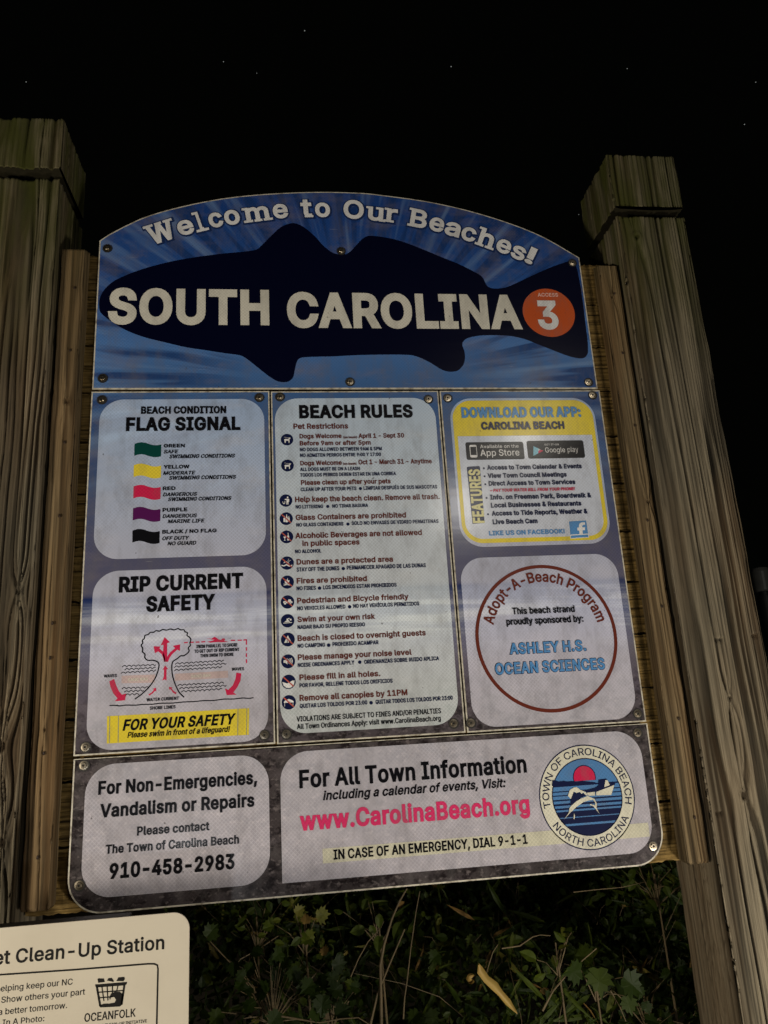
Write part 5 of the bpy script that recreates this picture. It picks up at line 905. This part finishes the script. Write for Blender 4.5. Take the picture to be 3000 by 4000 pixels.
# ---- round rule icons
ICONS = {
 'dog': ([[(-.45, .1), (-.38, .12), (.25, .12), (.3, .3), (.38, .38), (.62, .32), (.60, .2), (.42, .12), (.42, -.1), (.42, -.62), (.28, -.62), (.25, -.22), (-.2, -.2), (-.28, -.62), (-.42, -.62), (-.45, -.15), (-.5, 0)], [(-.5, .5), (.3, .32), (.3, .28), (-.52, .46)]], 0),
 'litter': ([[(.0, .30), (.45, .30), (.55, .2), (.55, -.25), (.42, -.25), (.42, -.72), (.3, -.72), (.28, -.25), (.22, -.72), (.08, -.72), (.10, .1), (-.18, .1), (-.2, .22)], [(.2, .40), (.40, .40), (.44, .55), (.36, .70), (.22, .66), (.16, .52)], [(-.6, -.15), (-.48, -.6), (-.2, -.6), (-.08, -.1), (-.18, -.1), (-.26, -.48), (-.42, -.48), (-.5, -.15)]], 0),
 'glass': ([[(-.45, -.55), (-.12, -.55), (-.12, .05), (-.2, .2), (-.2, .45), (-.36, .45), (-.36, .2), (-.45, .05)], [(-.06, -.62), (.24, -.62), (.24, .2), (.14, .4), (.14, .7), (.02, .7), (.02, .4), (-.06, .2)], [(.3, -.5), (.56, -.5), (.56, .05), (.48, .2), (.48, .4), (.38, .4), (.38, .2), (.3, .05)]], 1),
 'alcohol': ([[(.12, -.6), (.42, -.6), (.42, .1), (.33, .3), (.33, .66), (.21, .66), (.21, .3), (.12, .1)], [(-.55, .05), (-.05, .05), (-.25, -.25), (-.25, -.55), (-.12, -.62), (-.48, -.62), (-.35, -.55), (-.35, -.25)]], 1),
 'dune': ([[(-.9, -.25), (-.5, -.35), (-.1, -.15), (.3, -.42), (.85, -.3), (.8, -.5), (.3, -.6), (-.1, -.38), (-.5, -.55), (-.85, -.45)], [(-.6, -.05), (-.45, .2), (-.1, .3), (.2, .1), (.4, -.1), (.05, .05), (-.3, .1)], [(.1, .3), (.3, .7), (.34, .68), (.16, .28)], [(.2, .2), (.6, .5), (.62, .46), (.24, .16)]], 1),
 'fire': ([[(-.35, -.2), (-.4, .1), (-.15, .5), (-.1, .2), (.1, .7), (.12, .25), (.35, .3), (.3, -.05), (.15, -.25), (-.15, -.3)], [(-.6, -.35), (.6, -.6), (.6, -.5), (-.6, -.25)], [(-.6, -.6), (.4, -.35), (.4, -.28), (-.6, -.5)]], 1),
 'car': ([[(-.7, -.1), (-.65, .15), (.1, .15), (.15, .4), (.55, .4), (.6, .1), (.8, .05), (.8, -.2), (.62, -.2), (.5, -.02), (.3, -.1), (.25, -.2), (-.2, -.2), (-.3, -.02), (-.5, -.05), (-.58, -.2)], [(.42+.17*math.cos(i*.7), -.25+.17*math.sin(i*.7)) for i in range(9)], [(-.4+.17*math.cos(i*.7), -.25+.17*math.sin(i*.7)) for i in range(9)]], 1),
 'swim': ([[(-.55, -.2), (-.1, .1), (-.2, .3), (.3, .45), (.35, .32), (.05, .22), (.25, -.05), (.4, -.2)], [(.5+.16*math.cos(i*.7), .15+.16*math.sin(i*.7)) for i in range(9)], [(-.7, -.42), (.7, -.36), (.7, -.26), (-.7, -.32)]], 0),
 'tent': ([[(-.6, -.5), (0, .65), (.6, -.5), (.36, -.5), (.02, .2), (-.2, -.5)], [(-.08, -.5), (.02, -.05), (.16, -.5)]], 1),
 'sound': ([[(-.7, -.2), (-.45, -.2), (-.1, -.5), (-.1, .5), (-.45, .2), (-.7, .2)], [(.05, -.35), (.16, 0), (.05, .35), (.15, .35), (.27, 0), (.15, -.35)], [(.25, -.45), (.4, 0), (.25, .45), (.35, .45), (.52, 0), (.35, -.45)], [(.48, -.5), (.62, 0), (.48, .5), (.57, .5), (.74, 0), (.57, -.5)]], 1),
 'hole': ([[(-.95, 0), (-.6, -.1), (-.2, -.25), (.2, -.05), (.6, .15), (.93, .15), (.8, -.5), (.4, -.86), (0, -.95), (-.4, -.86), (-.8, -.5)]], 1),
 'canopy': ([[(-.75, .1), (-.5, .3), (0, .5), (.5, .3), (.75, .1), (.75, -.05), (-.75, -.05)], [(-.66, -.05), (-.6, -.05), (-.6, -.6), (-.66, -.6)], [(.6, -.05), (.66, -.05), (.66, -.6), (.6, -.6)]], 1)}
ORED = m_ink('faded_red_ink', (.42, .09, .07))
for kd, x, z, r in ICON:
    par = PAN['rules']; y = BASEY['rules']-LAY*2
    ic = slab('rule_icon', circle(x, z, r, 40), y, 0, MAT['navy'], par)
    shp, bar = ICONS[kd]; vs_, fs = [], []
    for q, poly in enumerate(shp):
        b0 = len(vs_); vs_ += [(x+r*u*.92, y-LAY*(1+.3*q), z+r*v*.92) for u, v in poly]; fs.append(tuple(range(b0, b0+len(poly))))
    pymesh('icon_figure', vs_, fs, MAT['white'], ic)
    if bar: slab('icon_slash', [(x-r*.76, z+r*.60), (x-r*.64, z+r*.73), (x+r*.76, z-r*.60), (x+r*.64, z-r*.73)], y-LAY*3, 0, ORED, ic)
# ---- round town seal
par = PAN['contact']; y = BASEY['contact']
s0 = slab('town_seal', circle(scx, scz, sR, 96), y-LAY*2, 0, MAT['navy'], par)
slab('seal_band', circle(scx, scz, sR-.0028, 96), y-LAY*3, 0, MAT['creamp'], s0)
slab('seal_picture', circle(scx, scz, sI, 80), y-LAY*4, 0, MAT['sealblue'], s0)
ribbon('seal_inner_line', circle(scx, scz, sI, 80), .0022, y-LAY*5, MAT['navy'], s0, True)
for zt, zb in STRIPE:
    zb = max(zb, scz-sI*.985)
    pts = [];
    for i in range(13): zq = zt+(zb-zt)*i/12; hw = math.sqrt(max(0, sI**2-(zq-scz)**2)); pts.append((hw, zq))
    slab('sea_stripe', [(scx+h_, q_) for h_, q_ in pts]+[(scx-h_, q_) for h_, q_ in pts[::-1]], y-LAY*5, 0, MAT['navy'], s0)
for q, (mat, name, pts, sun) in enumerate(SEALP):
    if sun:
        (sx0, sz0), (sx1, _) = sun; rs = abs(sx1-sx0); c0 = (sx0, sz0)
        half = [(c0[0]+rs*math.cos(math.radians(a)), c0[1]+rs*math.sin(math.radians(a))) for a in range(-14, 195, 8)]
        slab('sun_outline', [(c0[0]+(u-c0[0])*1.07, c0[1]+(v-c0[1])*1.07) for u, v in half], y-LAY*5.5, 0, MAT['navy'], s0)
        slab(name, half, y-LAY*6, 0, MAT[mat], s0)
    else: slab(name, pts, y-LAY*(6.4+.4*q), 0, MAT[mat], s0)
# ---- bolts with washers
for (pan, x, z) in BOLT:
    bm = bmesh.new(); prof = [(0, -.0022), (.0026, -.0022), (.0028, -.0046), (.0052, -.0046), (.0062, -.0036), (.0064, -.0020), (.0098, -.0017), (.0104, -.0008), (.0104, .0006)]
    n = 20; rings = []
    for r_, d in prof[1:]: rings.append([bm.verts.new((x+r_*math.cos(2*math.pi*i/n), d-.0006, z+r_*math.sin(2*math.pi*i/n))) for i in range(n)])
    for a, b in zip(rings, rings[1:]):
        for i in range(n): bm.faces.new((a[i], a[(i+1) % n], b[(i+1) % n], b[i])).smooth = False
    bm.faces.new(rings[0])
    bmesh.ops.recalc_face_normals(bm, faces=bm.faces); me = bpy.data.meshes.new('bolt'); bm.to_mesh(me); bm.free()
    bo = link_mesh('bolt', me, MAT['bolt'], PAN[pan]); slab('bolt_shade_disc', circle(x+.0006, z-.0008, .0128, 24), -.0022, .0012, MAT['recess'], bo); slab('bolt_socket', circle(x, z, .0027, 6), -.0031, 0, MAT['recess'], bo)  # off-centre dark disc added under each bolt paints in its contact shade

# ------------------------------------------------------------------ ground
k = N('sandy_soil'); p = k.pos(); MAT['soil'] = k.out(k.mix(k.noise(k.mapv(p, (3, 3, 3)), 1.0, 6), (.16, .13, .09), (.07, .06, .035)), .9, k.noise(k.mapv(p, (30, 30, 30)), 1.0, 5), .5, .02)
gv, gf = [], []; xs = [-400, -60, -12]+[-6+.5*i for i in range(33)]+[14, 60, 400]; ys_ = [-400, -60, -12]+[-6+.5*i for i in range(33)]+[14, 60, 400]
for a in ys_:
    for b in xs: gv.append((b, a, (rnd.uniform(-.02, .02) if abs(a) < 10 and abs(b) < 10 else 0)))
nx = len(xs)
for i in range(len(ys_)-1):
    for j in range(nx-1): gf.append((i*nx+j, i*nx+j+1, (i+1)*nx+j+1, (i+1)*nx+j))
tag(pymesh('ground', gv, gf, MAT['soil'], None, True), 'sandy ground under the sign', None, None, 'structure')
# ------------------------------------------------------------------ plants behind the sign
def m_leaf(name, hues):
    k = N(name); a = k.n('ShaderNodeAttribute', attribute_name='tone'); c = k.ramp(a.outputs['Fac'], hues)
    vein = k.noise(k.mapv(k.pos(), (60, 60, 60)), 1.0, 3); c = k.mix(k.math('MULTIPLY', k.ramp(vein, [(.45, 0), (.7, 1)]), .4), c, (.02, .03, .006))
    k.b.inputs['Subsurface Weight'].default_value = 0.0
    return k.out(c, .55, vein, .3, .002, .16)
MAT['leaf'] = m_leaf('leaf_green', [(0, (.004, .009, .001)), (.45, (.014, .027, .002)), (.8, (.055, .075, .006)), (.93, (.14, .13, .022)), (1, (.22, .13, .04))])
k = N('dry_stem'); MAT['dry'] = k.out(k.mix(k.noise(k.mapv(k.pos(), (50, 50, 12)), 1.0, 4), (.17, .125, .058), (.05, .034, .014)), .7)
k = N('dead_leaf'); MAT['deadleaf'] = k.out(k.mix(k.noise(k.mapv(k.pos(), (30, 30, 30)), 1.0, 4), (.42, .30, .075), (.26, .15, .035)), .55)
OVAL = [(0, 0), (.18, .12), (.30, .32), (.30, .52), (.20, .76), (0, 1.0), (-.20, .76), (-.30, .52), (-.30, .32), (-.18, .12)]
LOBE = [(0, 0), (.16, -.06), (.40, .02), (.34, .14), (.60, .30), (.44, .36), (.58, .62), (.38, .56), (.30, .60), (.26, .80), (.12, .76), (0, 1.04), (-.12, .76), (-.26, .80), (-.30, .60), (-.38, .56), (-.58, .62), (-.44, .36), (-.60, .30), (-.34, .14), (-.40, .02), (-.16, -.06)]
BLADE = [(0, 0), (.05, .2), (.06, .5), (.03, .8), (0, 1.0), (-.03, .8), (-.06, .5), (-.05, .2)]
class Leaves:
    def __init__(s): s.v, s.f, s.t = [], [], []
    def add(s, P0, size, shape, tone, face=None, cup=.22, droop=.25):
        # random frame whose blade normal leans to the open side (-y) and upwards
        nrm = Vector((rnd.gauss(0, .55), -1+rnd.gauss(0, .5), rnd.gauss(.45, .5))).normalized() if face is None else Vector(face).normalized()
        up = Vector((rnd.gauss(0, 1), rnd.gauss(0, .3), rnd.gauss(-.3, .9))); up = (up-nrm*up.dot(nrm)).normalized(); sd = up.cross(nrm)
        b = len(s.v); cen = Vector(P0)+up*size*.45-nrm*size*.03
        pts = []
        for u, v in shape:
            q = Vector(P0)+sd*u*size+up*v*size+nrm*size*(cup*abs(u)-droop*v*v*.5+rnd.uniform(-.02, .02)); pts.append(q)
        s.v.append(tuple(cen)); s.v += [tuple(q) for q in pts]; s.t += [tone]*(len(pts)+1)
        n = len(pts)
        for i in range(n): s.f.append((b, b+1+i, b+1+(i+1) % n))
    def build(s, name, mat, parent=None):
        me = bpy.data.meshes.new(name); me.from_pydata(s.v, [], s.f); me.update(); a = me.attributes.new('tone', 'FLOAT', 'POINT'); a.data.foreach_set('value', np.array(s.t, dtype=np.float32))
        return link_mesh(name, me, mat, parent)
def tube(pts, radii, n=6):
    vs_, fs = [], []; m = len(pts)
    for i in range(m):
        d = (Vector(pts[min(i+1, m-1)])-Vector(pts[max(i-1, 0)])).normalized(); a = d.orthogonal().normalized(); b = d.cross(a)
        for j in range(n): q = Vector(pts[i])+(a*math.cos(2*math.pi*j/n)+b*math.sin(2*math.pi*j/n))*radii[i]; vs_.append(tuple(q))
    for i in range(m-1):
        for j in range(n): fs.append((i*n+j, i*n+(j+1) % n, (i+1)*n+(j+1) % n, (i+1)*n+j))
    return vs_, fs
def bank(x, y):                                                     # height of the thicket's surface
    return .62+.40*min(1, max(0, (y-.15)/.8))+.07*math.sin(x*5.1+1)+.05*math.sin(x*11+y*6)
L = Leaves(); clumps = [(rnd.uniform(.15, 2.3), rnd.uniform(.25, 1.9), rnd.uniform(.10, .24), rnd.random()) for _ in range(90)]
for i in range(34000):
    if rnd.random() < .72:
        c0 = rnd.choice(clumps); x = rnd.gauss(c0[0], c0[2]*.6); y = rnd.gauss(c0[1], c0[2]*.6); tb = c0[3]
    else: x = rnd.uniform(.1, 2.4); y = rnd.uniform(.22, 2.2); tb = rnd.random()
    if y < .20 or x < .05: continue
    z = bank(x, y)+rnd.gauss(0, .05)-abs(rnd.gauss(0, .16))
    if z < .02: continue
    tone = min(1, max(0, .25+.35*tb+rnd.gauss(0, .13)+(.45 if rnd.random() < .02 else 0))); q = rnd.random()
    if q < .08: L.add((x, y, z), rnd.uniform(.02, .045), LOBE, tone)
    elif q < .82: L.add((x, y, z), rnd.choice((.009, .012, .015, .019, .024, .032))*rnd.uniform(.8, 1.3), OVAL, tone)
    else: L.add((x, y, z), rnd.uniform(.05, .14), BLADE, min(1, tone+.15))
tag(L.build('vine_thicket', MAT['leaf']), 'dense dark green vines and small leaves filling the space below the sign', 'thicket', None, 'stuff')
vs_, fs = [], []
for i in range(330):
    x, y = rnd.uniform(.25, 2.2), rnd.uniform(.2, 1.5); z = bank(x, y)-.12; ln = rnd.uniform(.08, .30); dx, dy = rnd.gauss(0, .5), rnd.gauss(-.15, .3); bend = rnd.gauss(0, .3)
    pts = [(x+dx*ln*t+bend*ln*t*t, y+dy*ln*t, z+ln*t*(.9-.5*t*rnd.random())) for t in (0, .33, .66, 1)]
    a, b = tube(pts, [.0011, .001, .0008, .0004], 3); o0 = len(vs_); vs_ += a; fs += [tuple(o0+j for j in f) for f in b]
tag(pymesh('dry_grass', vs_, fs, MAT['dry']), 'thin dry grass blades and tendrils tangled through the vines', 'grass', None, 'stuff')
# plants that stand out
def on_y(px_, py_, y):                                              # a direction seen from the viewer's place, met at depth y
    d = right*((px_-1500)/2900)+down*((py_-2000)/2900)+fwd; c = Vector((0.50557, -1.85095, 1.49909)); return c+d*((y-c.y)/d.y)
def leafy(pxy, y, nleaf, spread, size, label, shape=LOBE, tone=(.3, .6)):
    c = on_y(pxy[0], pxy[1], y); t = thing('leafy_plant', (c.x, c.y, 0), label, 'plant', 'leafy plants below the sign')
    lv = Leaves(); sv, sf = [], []
    a, b = tube([(c.x, c.y+.06, 0), (c.x+.02, c.y+.04, c.z*.5), (c.x, c.y+.02, c.z)], [.005, .004, .002], 6); sv += a; sf += b
    for i in range(nleaf):
        q = (c.x+rnd.gauss(0, spread), c.y+rnd.uniform(-.06, .06), c.z+rnd.gauss(0, spread*.8)); lv.add(q, size*rnd.uniform(.65, 1.15), shape, rnd.uniform(*tone))
        a, b = tube([(c.x, c.y+.03, c.z-.08), ((c.x+q[0])/2, c.y+.02, (c.z+q[2])/2-.03), q], [.002, .0015, .001], 4); o0 = len(sv); sv += a; sf += [tuple(o0+j for j in f) for f in b]
    pymesh('stem', sv, sf, MAT['dry'], t); lv.build('foliage', MAT['leaf'], t)
leafy((1060, 3880), .26, 34, .085, .038, 'plant with broad lobed leaves right of the pet sign', LOBE, (.2, .6))
leafy((1290, 3900), .24, 16, .05, .040, 'plant with broad lobed leaves left of the tall dry stalk', LOBE, (.12, .45))
leafy((2330, 3790), .22, 9, .05, .058, 'plant with large toothed leaves near the bottom of the right post', LOBE, (.15, .6))
leafy((2180, 3690), .24, 6, .03, .045, 'small plant with bright oval leaves left of the large toothed leaves', OVAL, (.6, .85))
leafy((2570, 3420), .20, 12, .035, .04, 'plant with pale oval leaves tucked under the lower right corner of the sign', OVAL, (.45, .7))
leafy((2530, 3900), .24, 14, .06, .042, 'dark leafy plant against the foot of the right post', LOBE, (.15, .4))
leafy((1000, 3590), .30, 12, .045, .032, 'sprig of pale narrow leaves right above the pet sign corner', OVAL, (.5, .85))
leafy((1190, 3610), .32, 12, .04, .038, 'yellowing plant under the middle of the sign', LOBE, (.75, 1.0))
leafy((1480, 3580), .30, 9, .04, .04, 'small bright green sprig beside the tall dry stalk', OVAL, (.55, .8))
def stalk(pix, y, r0, label, dy=0.0):
    pts = [on_y(a, b, y+dy*i) for i, (a, b) in enumerate(pix)]; base = pts[0]
    t = thing('dry_stalk', (base.x, base.y, base.z), label, 'stalk', 'dry stalks below the sign'); n = len(pts)
    a, b = tube([tuple(q) for q in pts], [r0*(1-.5*i/(n-1))*rnd.uniform(.9, 1.15) for i in range(n)], 6); pymesh('stem', a, b, MAT['dry'], t, True)
stalk([(1490, 4060), (1488, 3900), (1485, 3770), (1500, 3690), (1530, 3590), (1560, 3520), (1590, 3470)], .215, .0042, 'thickest tall dry stalk standing upright below the middle of the sign')
stalk([(1440, 4030), (1475, 3880), (1520, 3770), (1550, 3700), (1580, 3630)], .22, .0032, 'dry stalk leaning right across the thickest stalk')
stalk([(1370, 3815), (1400, 3745), (1437, 3680), (1490, 3620), (1500, 3600)], .20, .0016, 'thin forked dry twig left of the thickest stalk', .004)
stalk([(1575, 3980), (1580, 3900), (1590, 3830), (1605, 3700), (1625, 3560), (1640, 3480)], .25, .0022, 'slim dry stalk right of the thickest stalk')
stalk([(2120, 3950), (2160, 3870), (2230, 3790), (2330, 3705)], .20, .0026, 'straight pale twig leaning right beneath the toothed leaves')
stalk([(1960, 3705), (2030, 3695), (2080, 3660), (2110, 3652), (2150, 3655)], .22, .0018, 'short curved brown twig above the curled yellow leaf')
stalk([(2240, 3485), (2330, 3475), (2430, 3466), (2520, 3445)], .20, .0013, 'thin pale vine running along under the right part of the sign')
stalk([(1100, 3970), (1250, 3995), (1330, 3980), (1400, 3975), (1440, 4000)], .20, .0022, 'arched dry stalk at the bottom edge left of the thickest stalk')
stalk([(2385, 3870), (2420, 3930), (2445, 3990)], .2, .0016, 'short dry twig slanting down below the large toothed leaf')
stalk([(1900, 3800), (1925, 3720), (1945, 3690)], .24, .0014, 'fine dry twig left of the curled yellow leaf')
# curled dead leaf
t = thing('curled_leaf', tuple(on_y(1930, 3860, .2)), 'large curled yellow dead leaf hanging among the vines', 'leaf')
mid = [(1868, 3765), (1875, 3790), (1900, 3825), (1930, 3850), (1955, 3880), (1985, 3915), (2018, 3955)]; wid = [3, 15, 14, 17, 12, 13, 3]
cv_, cf = [], []
for i, ((a, b), wd) in enumerate(zip(mid, wid)):
    for j, s_ in enumerate((-1, -.4, .3, 1)):
        q = on_y(a+wd*s_*.8, b-wd*s_*.65, .185+.006*math.sin(i*1.3)); q.y += -.008*(1-s_*s_)+.004*s_; cv_.append(tuple(q))
for i in range(len(mid)-1):
    for j in range(3): cf.append((i*4+j, i*4+j+1, i*4+j+5, i*4+j+4))
pymesh('blade', cv_, cf, MAT['deadleaf'], t, True)
cc = on_y(1840, 3825, .185); cv_, cf = [], []
for i in range(15):
    a = i/14*5.2; rr_ = .0125-.0003*i
    for j in range(3): cv_.append((cc.x+rr_*math.cos(a+.6), cc.y-.003+.005*(j-1)+.001*i*.3, cc.z+rr_*math.sin(a+.6)))
for i in range(14):
    for j in range(2): cf.append((i*3+j, i*3+j+1, i*3+j+4, i*3+j+3))
cv_.append((cc.x, cc.y+.002, cc.z))
for i in range(14): cf.append((i*3+2, (i+1)*3+2, len(cv_)-1))
pymesh('curl', cv_, cf, MAT['deadleaf'], t, True)
# ------------------------------------------------------------------ far pole at the right edge
k = N('grey_cap_metal'); MAT['cap'] = k.out(k.mix(k.noise(k.mapv(k.pos(), (8, 8, 20)), 1.0, 3), (.16, .16, .15), (.06, .06, .055)), .4)
t = thing('distant_pole', (3.80, 3.0, 0), 'dim pale-capped pole in the dark just right of the right post', 'pole')
prof = [(0, .052), (2.12, .050), (2.13, .050)]; n = 24
def lathe(name, prof, mat):
    vs_, fs = [], []
    for z, r in prof: vs_ += [(3.80+r*math.cos(2*math.pi*i/n), 3.0+r*math.sin(2*math.pi*i/n), z) for i in range(n)]
    for j in range(len(prof)-1):
        for i in range(n): fs.append((j*n+i, j*n+(i+1) % n, (j+1)*n+(i+1) % n, (j+1)*n+i))
    fs.append(tuple(range((len(prof)-1)*n, len(prof)*n))); fs.append(tuple(range(n-1, -1, -1)))
    pymesh(name, vs_, fs, mat, t, False)
lathe('pole_shaft', prof, MAT['blackmetal']); lathe('pole_cap', [(2.16, .050), (2.17, .058), (2.30, .060), (2.325, .052), (2.335, .03)], MAT['cap']); lathe('pole_neck', [(2.131, .035), (2.159, .035)], MAT['blackmetal'])
# ------------------------------------------------------------------ stars
k = N('star_light'); e = k.n('ShaderNodeEmission'); e.inputs[0].default_value = (.95, 1, .95, 1); e.inputs[1].default_value = .20; k.l(e.outputs[0], k.t.nodes['Material Output'].inputs[0]); MAT['star'] = k.m
SL = ['faint star at the far left above the left post', 'faint star high above the left end of the sign', 'dimmest star lower right of the one above the sign left end', 'brightest star in the upper middle of the sky', 'bright star above the middle of the sign', 'faint star above the right post', 'faint star at the far right edge of the sky', 'star right of the top of the right post', 'tiny star between the sign arch and the right post']
for (x, y, z, s_), lb in zip(STAR, SL):
    bm = bmesh.new(); bmesh.ops.create_icosphere(bm, subdivisions=1, radius=.17*s_**.5)
    me = bpy.data.meshes.new('star'); bm.to_mesh(me); bm.free(); o = link_mesh('star', me, MAT['star']); o.location = (x, y, z); tag(o, lb, 'star', 'stars in the night sky')
